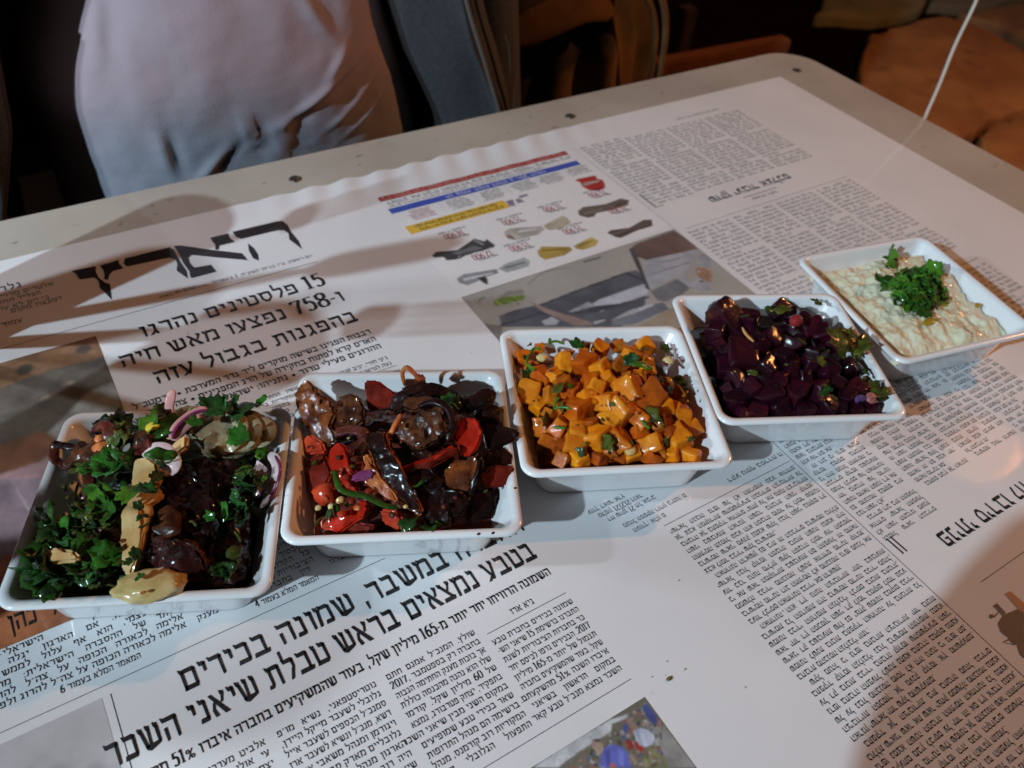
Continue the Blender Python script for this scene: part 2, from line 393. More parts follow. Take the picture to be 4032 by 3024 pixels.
def column(name, xl, xr, ytop, ybot, pitch=.5, h=.27, flip=False, mat=None, first=(), para=9, skip=None, wid=None):
    """a justified column of text; coordinates in centimetres"""
    k = Ink(); y = ytop; n = 0; first = list(first)
    avail = (xr - xl) / h
    while y > ybot:
        indent = 0
        if first: s = first.pop(0)
        else:
            s = ""; W = avail * (1 if n % para else .93) ; last = (n % para == para - 1)
            tgt = W * (rnd.uniform(.4, .8) if last else 1.0)
            cur = 0
            for _ in range(30):
                wd = rnd.choice(WORDS); ww = sum(GT[c][0] + .13 for c in wd if c in GT) + .42
                if cur + ww > tgt: 
                    if cur > tgt * .82 or len(s) > 40: break
                    continue
                s += (" " if s else "") + wd; cur += ww
            if rnd.random() < .2: s += ","
            if last: s += "."
            if n and n % para == 0: indent = .35
        last = s.endswith(".") or s.endswith("*")
        s = s.rstrip("*")
        if skip is None or not skip(y):
            if flip: line(k, s, (xl + indent) * cm, (y) * cm, h * cm, xl=None if last else xr * cm, flip=True, justify=not last)
            else: line(k, s, (xr - indent) * cm, y * cm, h * cm, xl=None if last else xl * cm, justify=not last)
        y -= pitch; n += 1
    return k.build(name, mat or m_ink)
def rule(name, x0, x1, y0, y1, mat=None):
    k = Ink(); k.quad(x0 * cm, x1 * cm, y0 * cm, y1 * cm); return k.build(name, mat or m_ink)

def print_material(name):
    m = material(name, (.5, .5, .5), .6, **CT); nt = m.node_tree
    at_ = nt.nodes.new("ShaderNodeAttribute"); at_.attribute_name = "ink"
    nt.links.new(at_.outputs["Color"], nt.nodes["Principled BSDF"].inputs["Base Color"]); return m
m_halftone = print_material("colour_print")
def picture(name, x0, x1, y0, y1, nx, ny, base, layers, blur=2, grain=.06, lift=.00012, seed=1, blotch=.12):
    """a printed picture: a fine sheet of ink dots coloured from overlapping soft shapes; centimetres"""
    xs = np.linspace(x0, x1, nx); ys = np.linspace(y0, y1, ny); X, Y = np.meshgrid(xs, ys)
    img = np.ones((ny, nx, 3)) * np.array(base)
    rg = np.random.RandomState(seed)
    def smooth(a, k):
        for _ in range(k):
            a = (np.roll(a, 1, 0) + np.roll(a, -1, 0) + a * 2) / 4; a = (np.roll(a, 1, 1) + np.roll(a, -1, 1) + a * 2) / 4
        return a
    def cloud(cell):
        g = rg.rand(max(3, ny // cell + 3), max(3, nx // cell + 3)); yy = np.arange(ny) / cell; xx = np.arange(nx) / cell
        iy = yy.astype(int); ix = xx.astype(int); fy = (yy - iy)[:, None]; fx = (xx - ix)[None, :]
        return g[iy][:, ix] * (1 - fy) * (1 - fx) + g[iy + 1][:, ix] * fy * (1 - fx) + g[iy][:, ix + 1] * (1 - fy) * fx + g[iy + 1][:, ix + 1] * fy * fx - .5
    for poly, col in layers:
        P = np.array(poly); ins = np.zeros(X.shape, bool); j = len(P) - 1
        for i in range(len(P)):
            xi, yi = P[i]; xj, yj = P[j]
            if yi != yj: ins ^= ((yi > Y) != (yj > Y)) & (X < (xj - xi) * (Y - yi) / (yj - yi) + xi)
            j = i
        k = 1 + .5 * cloud(max(3, nx // 14)) + .25 * cloud(max(2, nx // 40))
        img = np.where(ins[..., None], np.array(col) * k[..., None], img)
    img = smooth(img, blur)
    n = 1 + blotch * 2 * cloud(max(3, nx // 10)) + grain * 2 * cloud(3) + grain * (rg.rand(ny, nx) - .5)
    img = np.clip(img * n[..., None], .01, .75)
    vs = [(x * cm, y * cm, pz(x * cm, y * cm) + lift) for y in ys for x in xs]
    a = np.arange(nx * ny).reshape(ny, nx); q = np.stack([a[:-1, :-1], a[:-1, 1:], a[1:, 1:], a[1:, :-1]], -1).reshape(-1, 4)
    o = mesh_obj(name, vs, q.tolist(), m_halftone, paper, smooth=False)
    ca = o.data.color_attributes.new("ink", 'FLOAT_COLOR', 'POINT')
    ca.data.foreach_set("color", np.concatenate([img.reshape(-1, 3), np.ones((nx * ny, 1))], 1).ravel().astype(np.float32)); return o
def PL(zf, pts): return [(zf(x, y, .0009)[0] * 100, zf(x, y, .0009)[1] * 100) for x, y in pts]
def disc(cx, cy, rx, ry=None, n=14): return [(cx + rx * math.cos(6.283 * k / n), cy + (ry or rx) * math.sin(6.283 * k / n)) for k in range(n)]
# masthead letters
k = Ink()
for poly in (
    [(415, 468), (575, 442), (592, 450), (560, 440)],
):
    pass
MAST = [
 [(415, 468), (558, 440), (557, 470), (572, 505), (610, 535), (640, 545), (650, 635), (615, 600), (580, 565), (575, 530), (560, 512), (545, 505), (463, 518), (445, 488)],
 [(578, 438), (690, 403), (693, 425), (718, 452), (655, 470), (635, 490), (628, 520), (605, 515), (608, 490), (600, 460)],
 [(725, 395), (985, 330), (1010, 345), (1035, 395), (1085, 470), (1092, 512), (1060, 490), (1025, 465), (1030, 430), (1020, 400), (985, 390), (740, 442), (718, 425)],
 [(1010, 322), (1050, 320), (1225, 345), (1405, 365), (1440, 405), (1470, 408), (1240, 388), (1115, 375), (1095, 392), (1105, 425), (1130, 448), (1225, 432), (1258, 472), (1115, 510), (1105, 500), (1100, 470), (1060, 415), (1045, 375)],
 [(1222, 275), (1325, 250), (1335, 275), (1365, 300), (1275, 320), (1270, 345), (1250, 345), (1250, 315), (1235, 300)],
 [(1350, 240), (1610, 180), (1640, 178), (1670, 200), (1690, 240), (1735, 295), (1755, 342), (1720, 315), (1680, 285), (1675, 250), (1650, 232), (1615, 232), (1400, 282), (1370, 270)],
 [(1440, 308), (1475, 335), (1500, 375), (1503, 408), (1470, 395), (1445, 350)],
]
for p in MAST: k.poly([ZA(x, y, .0009)[:2] for x, y in p])
k.build("masthead", m_ink)
text("date_line", m_inkgrey, [(("יום ראשון, ט\"ז בניסן תשע\"ח, 1 באפריל", 15.5 * cm, 47.82 * cm, .30 * cm), dict(xl=8.2 * cm)), (("VOL 99/30260 APRIL", 7.9 * cm, 47.82 * cm, .28 * cm), dict(xl=4.6 * cm))])
rule("rule", -9.5, 15.5, 47.13, 47.17)
text("front_headline", m_ink, [
 (("15 פלסטינים נהרגו", 15.2 * cm, 44.35 * cm, 1.15 * cm), dict(xl=2.6 * cm, bold=.035)),
 (("ו-758 נפצעו מאש חיה", 15.65 * cm, 42.12 * cm, 1.15 * cm), dict(xl=.85 * cm, bold=.035)),
 (("בהפגנות בגבול עזה", 15.6 * cm, 39.75 * cm, 1.15 * cm), dict(xl=2.3 * cm, bold=.035))])
text("front_subheading", m_ink, [
 (("רבבות הפגינו בשישה מוקדים ליד גדר המערכת * הרמטכ\"ל", 15.7 * cm, 38.2 * cm, .46 * cm), dict(xl=.6 * cm, bold=.035)),
 (("האו\"ם קרא לפתוח בחקירה של הרג המפגינים * צה\"ל: הגדר", 15.7 * cm, 37.38 * cm, .46 * cm), dict(xl=.6 * cm, bold=.035)),
 (("ההרוגים פעילי טרור * נתניהו: ישראל תגונן על אזרחיה", 15.7 * cm, 36.58 * cm, .46 * cm), dict(xl=.6 * cm, bold=.035))])
text("byline", m_ink, [(("ג'קי חורי, יניב קובוביץ,", 15.6 * cm, 35.45 * cm, .30 * cm), dict(xl=11.6 * cm)), (("נעה לנדאו ואלמוג", 15.6 * cm, 34.88 * cm, .30 * cm), dict(xl=12.4 * cm))])
rule("rule", 11.3, 15.8, 34.66, 34.69)
column("text_column", 11.3, 15.8, 34.0, 30, .5, .27)
column("text_column", 6.3, 10.9, 35.5, 22.9, .5, .27)
column("text_column", .3, 5.9, 35.5, 31.5, .5, .27)
text("side_teaser_heading", m_ink, [(("גלריה", -2.9 * cm, 53.05 * cm, .62 * cm), dict(xl=-5.2 * cm))])
text("side_teaser", m_inkgrey, [((t, xr * cm, y * cm, .40 * cm), {}) for t, xr, y in (("אלטרים מדריסאייר לאולם", -1.1, 52.35), ("הגליל החדש נפתח", -2.0, 51.7), ("כי הם לא עוד", -1.6, 51.0), ("למנצח מקום", -.9, 50.5), ("עמוד בעמוד", -3.5, 49.3))])
# lower front page
text("lower_headline", m_ink, [
 (("החברה במשבר, שמונה בכירים", 16.3 * cm, 19.98 * cm, 1.12 * cm), dict(xl=-1.75 * cm, bold=.035)),
 (("בטבע נמצאים בראש טבלת שיאני השכר", 15.95 * cm, 18.2 * cm, 1.12 * cm), dict(xl=-5.3 * cm, bold=.035))])
text("lower_subheading", m_ink, [(("השמונה הרוויחו יחד יותר מ-165 מיליון שקל, בעוד שהמשקיעים בחברה איבדו 51% מהשקעתם", 15.95 * cm, 17.02 * cm, .46 * cm), dict(xl=-5.6 * cm, bold=.035))])
text("byline", m_ink, [(("גיא ארז", 14.3 * cm, 16.05 * cm, .34 * cm), dict(xl=12.95 * cm))])
rule("rule", 11.35, 15.95, 15.77, 15.80)
column("text_column", 11.35, 16.0, 15.12, 10.9, .505, .28, first=["שמונה בכירים בחברת טבע", "התברגו ברשימת 15 שיאני הש-", "כר בחברות הציבוריות לשנת", "2017. הבכירים גרפו לכיסם יחד", "תגמול של יותר מ-165 מיליון", "שקל, בעוד שהמשקיעים בחברה", "איבדו השנה 51% מהשקעתם.", "במקום הראשון בשיאני", "השכר נמצא מנכ\"ל טבע קאר*"])
column("text_column", 6.25, 10.9, 16.05, 10.8, .505, .28, first=["שולץ. המנכ\"ל אמנם חתם", "בחברה רק בספטמבר 2017,", "אך בזכות מענק החתימה הגבוה", "שלו הוא נהנה מהכנסה כוללת", "של 60 מיליון שקל. קודמו", "בתפקיד, יצחק פטרבורג, נמצא", "במקום השני מבין שיאני השכר.", "שאר בכירי טבע שמופיעים", "ברשימה הם מנהל התרופות", "המקוריות רוב קורמנס, מנהל", "התפעול הגלובלי קרלו"])
column("text_column", 1.1, 5.75, 16.05, 10.8, .505, .28, first=["נוטריסטפאני, נשיא מו\"פ", "גלובלי לשעבר מייקל היידן,", "סמנכ\"ל הכספים לשעבר אייל", "דשא, מנכ\"ל ונשיא לשעבר ארז", "ויגודמן ומנהל משאבי אנוש", "גלובליים מארק סבאג."])
column("text_column", -4.0, .6, 16.05, 8.0, .505, .28, first=["אלביט מערכות הוא עודד", "עי אולי בשכר של ברק"])
rule("rule", 1.1, 16.05, 10.51, 10.54)
rule("rule", -20, 8.95, 21.99, 22.02)
rule("rule", -4.50, -4.47, 8, 21.5)
text("column_heading", m_ink, [(("אלי כהן", -5.0 * cm, 26.65 * cm, .95 * cm), dict(xl=-7.7 * cm, bold=.035))])
column("text_column", -12.5, -.7, 25.58, 22.9, .5, .31, first=["כי הסכסוך הישראלי-פלסטיני הוא", "ואולי עליונה. אם הארגון יגלה בשבועות הקרובים", "ריסון עצמי, הוא אף עלול לממש את הסיוט הגדול", "ביותר של ההסברה הישראלית: מחאה פלסטינית לא", "אלימה לכאורה הכופה על צה\"ל להרוג ולפצוע אזרחים", "אלימה לכאורה הכופה על צה\"ל להרוג ולפצוע אזרחים*"], para=50)
text("continued_note", m_ink, [(("המאמר המלא בעמוד 6", -2.9 * cm, 22.55 * cm, .30 * cm), dict(xl=-6.3 * cm)), (("המאמר המלא בעמוד 4", 5.6 * cm, 22.45 * cm, .30 * cm), dict(xl=2.4 * cm))])
column("text_column", -.2, 5.8, 27.6, 22.8, .5, .30)
# left photographs
def pane(name, x0, x1, y0, y1, mat, lift=.00012):
    k = Ink(); k.quad(x0 * cm, x1 * cm, y0 * cm, y1 * cm, lift); return k.build(name, mat)
picture("front_photograph", -9.5, .12, 26.0, 45.85, 130, 240, (.085, .075, .06), [
  ([(-10, 46), (.2, 46), (.2, 43.6), (-3, 43.9), (-10, 43)], (.20, .105, .055)), ([(-10, 43), (-4, 43.8), (.2, 43.5), (.2, 41.5), (-10, 41)], (.10, .085, .07)),
  (disc(-2.2, 42.2, .35, .12), (.30, .22, .17)), (disc(-3.6, 41.6, .25, .1), (.28, .2, .16)), (disc(-.8, 44.9, .5, .4), (.05, .035, .03)), (disc(-4.2, 44.6, .5, .5), (.05, .04, .03)),
  ([(-10, 38.2), (-4, 38.6), (-1.4, 40.9), (.2, 41.2), (.2, 38.2), (-2.2, 37.5), (-3, 36.2), (-10, 36)], (.24, .26, .24)), ([(-10, 39), (-4.2, 38.9), (-3.2, 37.4), (-4.8, 36.6), (-10, 36.8)], (.14, .065, .035)),
  ([(-10, 36.8), (-4, 36.6), (-3.0, 36.0), (-3, 33), (-4.5, 31), (-10, 31)], (.40, .29, .33)), ([(-10, 31.2), (-4.2, 31.2), (-5, 26), (-10, 26)], (.42, .13, .05)), (disc(-3.2, 37.1, .5, .3), (.10, .11, .13))], 3, .10, seed=4, blotch=.3)
picture("grey_advert", -9, -4.85, 12, 21.5, 60, 120, (.47, .46, .47), [([(-9, 19.5), (-7.5, 20.3), (-6.6, 19.2), (-6.4, 16), (-9, 15)], (.40, .39, .40)), ([(-7, 18.5), (-5.6, 18.9), (-4.9, 17.5), (-4.9, 14), (-7, 14)], (.43, .42, .43))], 5, .03, seed=6, blotch=.05)

# upside-down advert
F = True
pane("advert_red_band", 23.0, 41.35, 52.35, 53.0, m_red)
text("advert_red_text", m_pink, [(("בית הספות מציג מבצע אביב ענק על כל דגמי התצוגה עד גמר המלאי בלבד", 23.2 * cm, 52.85 * cm, .40 * cm), dict(xl=41.1 * cm, flip=F, lift=.0003))])
text("advert_grey_text", m_inkgrey, [(("לאהוב את הבית הסלון העיצוב האיטלקי המקורי בישראל בית", 23.3 * cm, 52.15 * cm, .42 * cm), dict(xl=41.2 * cm, flip=F)),
   (("חדש בחנות עודפים אולם ראשי פתוח בשבת ובחול המועד פסח", 23.3 * cm, 51.55 * cm, .22 * cm), dict(xl=38 * cm, flip=F))])
pane("advert_blue_band", 23.05, 41.35, 50.42, 51.16, m_blue)
text("advert_blue_text", m_whiteink, [(("חג שמח: ספות לסלון ב-50% הנחה", 28.0 * cm, 51.02 * cm, .42 * cm), dict(xl=37.8 * cm, flip=F, lift=.0003))])
pane("advert_yellow_band", 23.15, 32.05, 47.25, 48.4, m_yellow)
text("advert_yellow_text", m_ink, [(("רשת חנויות העודפים הגדולה בארץ לספות מעור", 23.8 * cm, 48.25 * cm, .33 * cm), dict(xl=31.3 * cm, flip=F, lift=.0003)), (("בלעדי רק בסניפי הרשת סיטונאית עד הבית", 24.0 * cm, 47.75 * cm, .33 * cm), dict(xl=31.6 * cm, flip=F, lift=.0003))])
for i, (x, nl) in enumerate(((24.2, 6), (27.6, 6), (30.7, 6), (33.9, 6), (36.6, 6), (39.6, 5))):
    its = [((" ".join(rnd.choice(WORDS) for _ in range(3)), (x + rnd.uniform(-.2, .3)) * cm, (50.22 - .24 * j) * cm, .17 * cm), dict(xl=(x + 2.0 + rnd.uniform(-.3, .2)) * cm, flip=F)) for j in range(nl)]
    text("advert_small_print", m_redtxt if i == 0 else m_inkgrey, its)
for i in range(5): rule("rule", 27.1 + 3.1 * i, 27.13 + 3.1 * i, 48.8, 50.3, flat("rule_grey%d" % i, (.5, .5, .52)))
def shape(name, mat, zf, polys, lift=.0002):
    for p in polys:
        k = Ink(); k.poly([zf(x, y, .0009)[:2] for x, y in p], lift); o = k.build(name, mat)
    return o
SOFAS = []
SOFAS += [(PL(ZG4, p), (.05, .05, .055)) for p in [[(443, 745), (470, 725), (590, 715), (690, 648), (750, 665), (760, 650), (815, 690), (745, 715), (650, 740), (600, 750), (590, 770), (530, 775), (510, 755), (455, 760)]]]
SOFAS += [(PL(ZG4, p), (.42, .40, .37)) for p in [[(862, 610), (890, 590), (1080, 575), (1098, 595), (1060, 625), (930, 660), (875, 640)]]]
SOFAS += [(PL(ZG4, p), (.37, .33, .25)) for p in [[(1092, 572), (1200, 515), (1232, 528), (1252, 558), (1200, 585), (1130, 600), (1105, 590)]]]
SOFAS += [(PL(ZG4, p), (.40, .28, .07)) for p in [[(1055, 722), (1080, 695), (1240, 695), (1262, 712), (1215, 745), (1100, 772), (1065, 750)]]]
SOFAS += [(PL(ZG4, p), (.44, .33, .10)) for p in [[(1265, 692), (1370, 638), (1412, 662), (1395, 690), (1320, 715), (1280, 708)]]]
SOFAS += [(PL(ZG4, p), (.12, .095, .08)) for p in [[(1290, 490), (1320, 465), (1450, 448), (1540, 415), (1590, 425), (1580, 455), (1500, 480), (1400, 500), (1385, 520), (1350, 528), (1300, 515)]]]
SOFAS += [(PL(ZG4, p), (.09, .065, .06)) for p in [[(1460, 615), (1480, 600), (1590, 585), (1670, 540), (1720, 538), (1725, 575), (1640, 600), (1540, 645), (1510, 640)]]]
SOFAS += [(PL(ZG4, p), (.24, .25, .27)) for p in [[(588, 880), (630, 855), (820, 825), (830, 850), (760, 870), (700, 900), (650, 920), (600, 905)]]]
SOFAS += [(PL(ZG4, p), (.28, .31, .32)) for p in [[(828, 825), (870, 795), (980, 758), (1015, 780), (1005, 810), (920, 835), (880, 845)]]]
SOFAS += [(PL(ZG4, p), (.04,.04,.04)) for p in [[(705, 870), (740, 855), (765, 880), (770, 918), (740, 905)]]]
SOFAS += [(PL(Z_AD2, p), (.36,.03,.025)) for p in [[(515, 480), (560, 455), (760, 415), (790, 430), (785, 450), (860, 470), (895, 530), (880, 580), (800, 605), (700, 600), (620, 560), (575, 495)]]]
SOFAS += [(PL(Z_AD2, p), (.42, .33, .30)) for p in [[(600, 520), (650, 500), (820, 470), (825, 490), (640, 545)]]]
SOFAS += [(PL(Z_AD1, p), (.22, .19, .27)) for p in [[(1615, 735), (1700, 710), (1740, 790), (1660, 800)], [(1730, 710), (1790, 700), (1850, 740), (1770, 765)], [(1775, 670), (1880, 640), (1895, 665), (1790, 700)]]]
for a_, c_ in (([(560, 735), (690, 690), (740, 705), (600, 742)], (.15, .15, .16)), ([(690, 652), (745, 680), (740, 688), (685, 660)], (.3, .3, .3)), ([(590, 760), (640, 735), (650, 740), (600, 768)], (.02, .02, .02)),
               ([(950, 600), (1050, 585), (1040, 600), (940, 615)], (.5, .5, .5)), ([(868, 630), (900, 625), (930, 655), (890, 650)], (.28, .18, .13)), ([(1110, 580), (1200, 535), (1205, 545), (1120, 590)], (.45, .42, .34)),
               ([(1320, 500), (1500, 455), (1505, 462), (1330, 510)], (.20, .17, .15)), ([(1480, 620), (1690, 560), (1690, 568), (1490, 630)], (.14, .11, .10)), ([(620, 880), (800, 845), (800, 852), (630, 895)], (.5, .52, .55)), ([(860, 815), (980, 780), (985, 790), (870, 825)], (.16, .17, .18)),
               ([(1080, 715), (1230, 705), (1228, 712), (1085, 724)], (.22, .15, .03)), ([(1290, 690), (1380, 655), (1382, 662), (1295, 698)], (.25, .17, .04))): SOFAS.append((PL(ZG4, a_), c_))
picture("sofa_photographs", 22.9, 42.3, 39.2, 49.2, 420, 220, (.70, .70, .71), SOFAS, 2, .03, lift=.00006, seed=8, blotch=.02)
for x, y, p in ((25.6, 45.9, "18,900"), (30.6, 45.6, "15,900"), (34.6, 45.7, "11,900"), (39.3, 45.9, "15,900"), (39.4, 43.2, "15,900"), (26.2, 42.6, "12,900"), (29.3, 42.3, "15,900"), (34.3, 42.4, "15,900")):
    text("advert_price", m_redtxt, [((p, (x - .4) * cm, (y + .25) * cm, .50 * cm), dict(xl=(x + 1.3) * cm, flip=F))])
    text("advert_small_print", m_ink, [(("ספה דו מושבית", (x - .6) * cm, (y + .62) * cm, .24 * cm), dict(xl=(x + 1.8) * cm, flip=F)), (("במקום ספה", (x - .1) * cm, (y - .38) * cm, .24 * cm), dict(xl=(x + 1.6) * cm, flip=F))])
# big printed room photograph
ROOM = []
ROOM += [(PL(ZPH, p), (.085, .095, .115)) for p in [[(530, 735), (640, 690), (860, 640), (1100, 545), (1540, 385), (1620, 370), (1700, 450), (1690, 640), (1500, 820), (560, 820)]]]
ROOM += [(PL(ZPH, p), (.13, .085, .08)) for p in [[(1580, 190), (1620, 160), (1915, 55), (2000, 110), (2110, 200), (1700, 290), (1610, 260)]]]
ROOM += [(PL(ZPH, p), (.34, .355, .39)) for p in [[(1670, 300), (2110, 205), (2090, 290), (1990, 400), (1730, 520), (1700, 460)]]]
ROOM += [(PL(ZPH, p), (.42, .44, .50)) for p in [[(1270, 640), (1330, 600), (1700, 470), (1720, 530), (1690, 570), (1580, 610), (1510, 625), (1430, 660), (1340, 700)]]]
ROOM += [(PL(ZPH, p), (.30, .32, .36)) for p in [[(1080, 700), (1240, 620), (1290, 650), (1280, 690), (1200, 715)]]]
ROOM += [(PL(ZPH, p), (.17, .18, .20)) for p in [[(1730, 540), (1940, 440), (2050, 510), (1990, 560), (1850, 620), (1790, 610)]]]
ROOM += [(PL(ZPH, p), (.33, .34, .38)) for p in [[(1940, 420), (1980, 400), (2060, 470), (2040, 510)], [(2060, 470), (2110, 430), (2212, 480), (2212, 520), (2150, 545), (2050, 500)]]]
ROOM += [(PL(ZPH, p), (.28, .30, .34)) for p in [[(2100, 290), (2130, 235), (2212, 260), (2212, 370), (2140, 345)]]]
ROOM += [(PL(ZPH, p), (.14, .155, .185)) for p in [[(1430, 770), (1760, 640), (1830, 625), (1880, 680), (1600, 800), (1420, 815)]]]
ROOM += [(PL(ZPH, p), (.42, .44, .48)) for p in [[(1420, 768), (1560, 690), (1740, 640), (1760, 648), (1590, 720)], [(1280, 780), (1370, 760), (1375, 768), (1290, 800)], [(870, 775), (950, 740), (1010, 770), (990, 800), (900, 808)]]]
ROOM += [(PL(ZPH, p), (.27, .22, .17)) for p in [[(1640, 800), (1720, 770), (1860, 690), (1960, 650), (2212, 600), (2212, 945), (1600, 945)]]]
ROOM += [(PL(ZPH, p), (.28, .17, .11)) for p in [[(2080, 370), (2150, 350), (2212, 380), (2212, 470), (2120, 430)]]]
ROOM += [(PL(ZPH, p), (.04, .045, .055)) for p in [[(860, 640), (1100, 545), (1540, 385), (1700, 455), (1705, 470), (1540, 400), (1105, 558), (865, 652)]]]
ROOM += [(PL(ZPH, p), (.05, .055, .07)) for p in [[(1080, 712), (1290, 655), (1510, 632), (1720, 575), (1720, 590), (1515, 645), (1295, 705), (1100, 725)]]]
ROOM += [(PL(ZPH, p), (.05, .055, .07)) for p in [[(540, 800), (860, 700), (1000, 720), (1000, 735), (860, 720), (545, 818)]]]
ROOM += [(PL(ZPH, p), (.06, .06, .07)) for p in [[(1560, 205), (1600, 185), (1700, 450), (1730, 530), (1700, 520), (1640, 380)]]]
ROOM += [(PL(ZPH, p), (.24, .25, .28)) for p in [[(1700, 330), (2080, 240), (2085, 250), (1705, 345)], [(1720, 400), (2050, 300), (2050, 312), (1722, 415)]]]
ROOM += [(PL(ZPH, p), (.06, .06, .06)) for p in [[(1200, 300), (1340, 262), (1345, 270), (1203, 312)]]]
ROOM += [(PL(ZPH, p), (.19, .18, .17)) for p in [[(400, 790), (540, 810), (560, 820), (545, 945), (520, 945)]]]
ROOM += [(PL(ZPH, p), (.25, .18, .16)) for p in [[(770, 620), (790, 622), (900, 670), (1000, 705), (1130, 740), (1280, 790), (1270, 808), (1130, 808), (1000, 750), (880, 700)]]]
ROOM += [(PL(ZPH, p), (.14, .22, .05)) for p in [[(490, 640), (495, 610), (560, 580), (640, 575), (730, 565), (745, 590), (700, 610), (600, 635), (510, 655)]]]
ROOM += [(PL(ZPH, p), (.18, .17, .155)) for p in [[(360, 640), (375, 600), (420, 580), (430, 588), (385, 610), (370, 645)], [(760, 480), (850, 400), (960, 360), (1100, 348), (1100, 352), (962, 366), (855, 406), (766, 486)], [(510, 590), (600, 540), (720, 520), (735, 560), (560, 578)]]]
rm = random.Random(14)
for _ in range(60):
    x, y = rm.uniform(1650, 2200), rm.uniform(660, 900)
    if y > 1640 - .42 * x: ROOM.append((PL(ZPH, disc(x, y, rm.uniform(8, 26), rm.uniform(4, 12), 6)), rm.choice(((.33, .26, .19), (.13, .13, .09), (.38, .36, .33), (.22, .13, .09), (.2, .24, .12)))))
for _ in range(16): ROOM.append((PL(ZPH, disc(rm.uniform(2080, 2212), rm.uniform(350, 460), rm.uniform(6, 20), rm.uniform(4, 10), 6)), rm.choice(((.33, .16, .08), (.10, .09, .08), (.4, .38, .36), (.45, .25, .12)))))
for _ in range(26): ROOM.append((PL(ZPH, disc(rm.uniform(505, 735), rm.uniform(585, 640), rm.uniform(6, 14), rm.uniform(4, 8), 6)), rm.choice(((.20, .34, .05), (.05, .09, .02), (.34, .46, .12), (.12, .2, .05)))))
picture("room_photograph", 22.8, 42.35, 24.0, 38.85, 420, 300, (.33, .32, .295), ROOM, 3, .05, seed=2, blotch=.08)
rule("rule", 42.38, 42.43, 20, 53.2, flat("fold_grey", (.45, .45, .45)))
# outer page columns, upside down
for i in range(4):
    x0 = 42.9 + 4.95 * i
    column("text_column", x0, x0 + 4.55, 52.9 - (.3 if i else 0), 42.4, .47, .25, flip=F, mat=m_inkgrey if i > 0 else m_inkgrey)
    column("text_column", x0 + .1, x0 + 4.6, 38.0, 26.4 if i == 3 else 17.0, .47, .25, flip=F, mat=m_inkgrey)
text("page_heading", m_ink, [(("שוקן יעבוד אצלכם", 47.9 * cm, 41.25 * cm, .78 * cm), dict(xl=57.5 * cm, flip=F, bold=.035))])
text("byline", m_ink, [(("מאיה לקר", 51.6 * cm, 39.55 * cm, .28 * cm), dict(xl=54.6 * cm, flip=F))])
rule("rule", 51.0, 55.0, 39.85, 39.90); rule("rule", 43.2, 62.4, 38.42, 38.45, m_inkgrey)
rule("rule", 43.0, 43.08, 42.0, 44.3); rule("rule", 43.0, 43.9, 42.0, 42.06)
rule("rule", 57.8, 62.4, 24.6, 24.65); column("text_column", 57.9, 62.4, 24.0, 12, .47, .25, flip=F, mat=m_inkgrey)
text("page_footer", m_inkgrey, [(("הארץ יום ראשון בניסן תשע", 55 * cm, 53.7 * cm, .24 * cm), dict(xl=60.5 * cm, flip=F))])
# lower right columns, upside down
column("text_column", 23.0, 32.65, 16.2, -3.5, .475, .27, flip=F, para=7)
column("text_column", 33.2, 37.7, 20.0, 9.6, .475, .27, flip=F)
column("text_column", 38.3, 42.7, 20.0, 11.0, .475, .27, flip=F)
column("text_column", 43.1, 47.6, 20.0, 11.0, .475, .27, flip=F)
column("text_column", 47.9, 52.4, 17.0, 11.0, .475, .27, flip=F)
text("page_heading", m_ink, [(("פניתי סירבו להיענות", 35.9 * cm, 8.65 * cm, .95 * cm), dict(xl=47 * cm, flip=F, bold=.035))])
for dx in (0, .003):
    k = Ink(); k.poly([(.3335 + dx, .0985), (.3345 + dx, .0985), (.3350 + dx, .0875), (.3340 + dx, .0870)]); k.build("quote_mark", m_ink)
rule("rule", 32.86, 32.89, 0.2, 18.5); rule("rule", 23.0, 32.7, 16.53, 16.56); rule("rule", 35.7, 48, 5.42, 5.45)
text("small_notice", m_ink, [(("רקע נוסף בסדרת ה", 28.3 * cm, 17.35 * cm, .28 * cm), dict(xl=32.7 * cm, flip=F))])
text("small_notice", m_inkgrey, [((t, x * cm, y * cm, .26 * cm), dict(flip=F)) for t, x, y in (("עורך ראשי ארץ", 19.8, 19.4), ("טלפון 212121 דואר", 20.2, 18.95), ("רח שוקן 21 תל אביב", 20.5, 18.5), ("מנהל הספקה דורון ביתנו: ם", 21.0, 17.75), ("העורך: אלון ם", 21.3, 17.25))])
# crowd photograph
CROWD = []
CROWD += [(PL(ZCR, p), (.52, .55, .57)) for p in [[(245, 915), (560, 700), (890, 510), (1000, 450), (1160, 400), (1150, 440), (1010, 490), (1000, 560), (900, 630), (800, 690), (560, 850), (490, 915)]]]
CROWD += [(PL(ZCR, p), (.25, .25, .24)) for p in [[(1320, 480), (1460, 440), (1820, 915), (1560, 915), (1420, 700)]]]
CROWD += [(PL(ZCR, p), (.18, .19, .10)) for p in [[(1380, 720), (1440, 690), (1560, 880), (1540, 915), (1300, 915), (1300, 800)]]]
rm = random.Random(5)
for _ in range(420):
    x, y = rm.uniform(450, 1500), rm.uniform(300, 960)
    if y < 1330 - .78 * x or y < (x - 1300) * 1.35 + 230: continue
    CROWD.append((PL(ZCR, disc(x, y, rm.uniform(7, 26), rm.uniform(8, 30), 7)), rm.choice(((.05, .045, .04), (.10, .085, .07), (.20, .18, .13), (.30, .22, .17), (.08, .10, .24), (.36, .36, .34), (.12, .13, .08), (.16, .13, .10), (.26, .10, .08)))))
CROWD += [(PL(ZCR, p), (.10, .12, .42)) for p in [[(890, 915), (900, 800), (930, 730), (1000, 690), (1100, 710), (1160, 780), (1190, 915)]]]
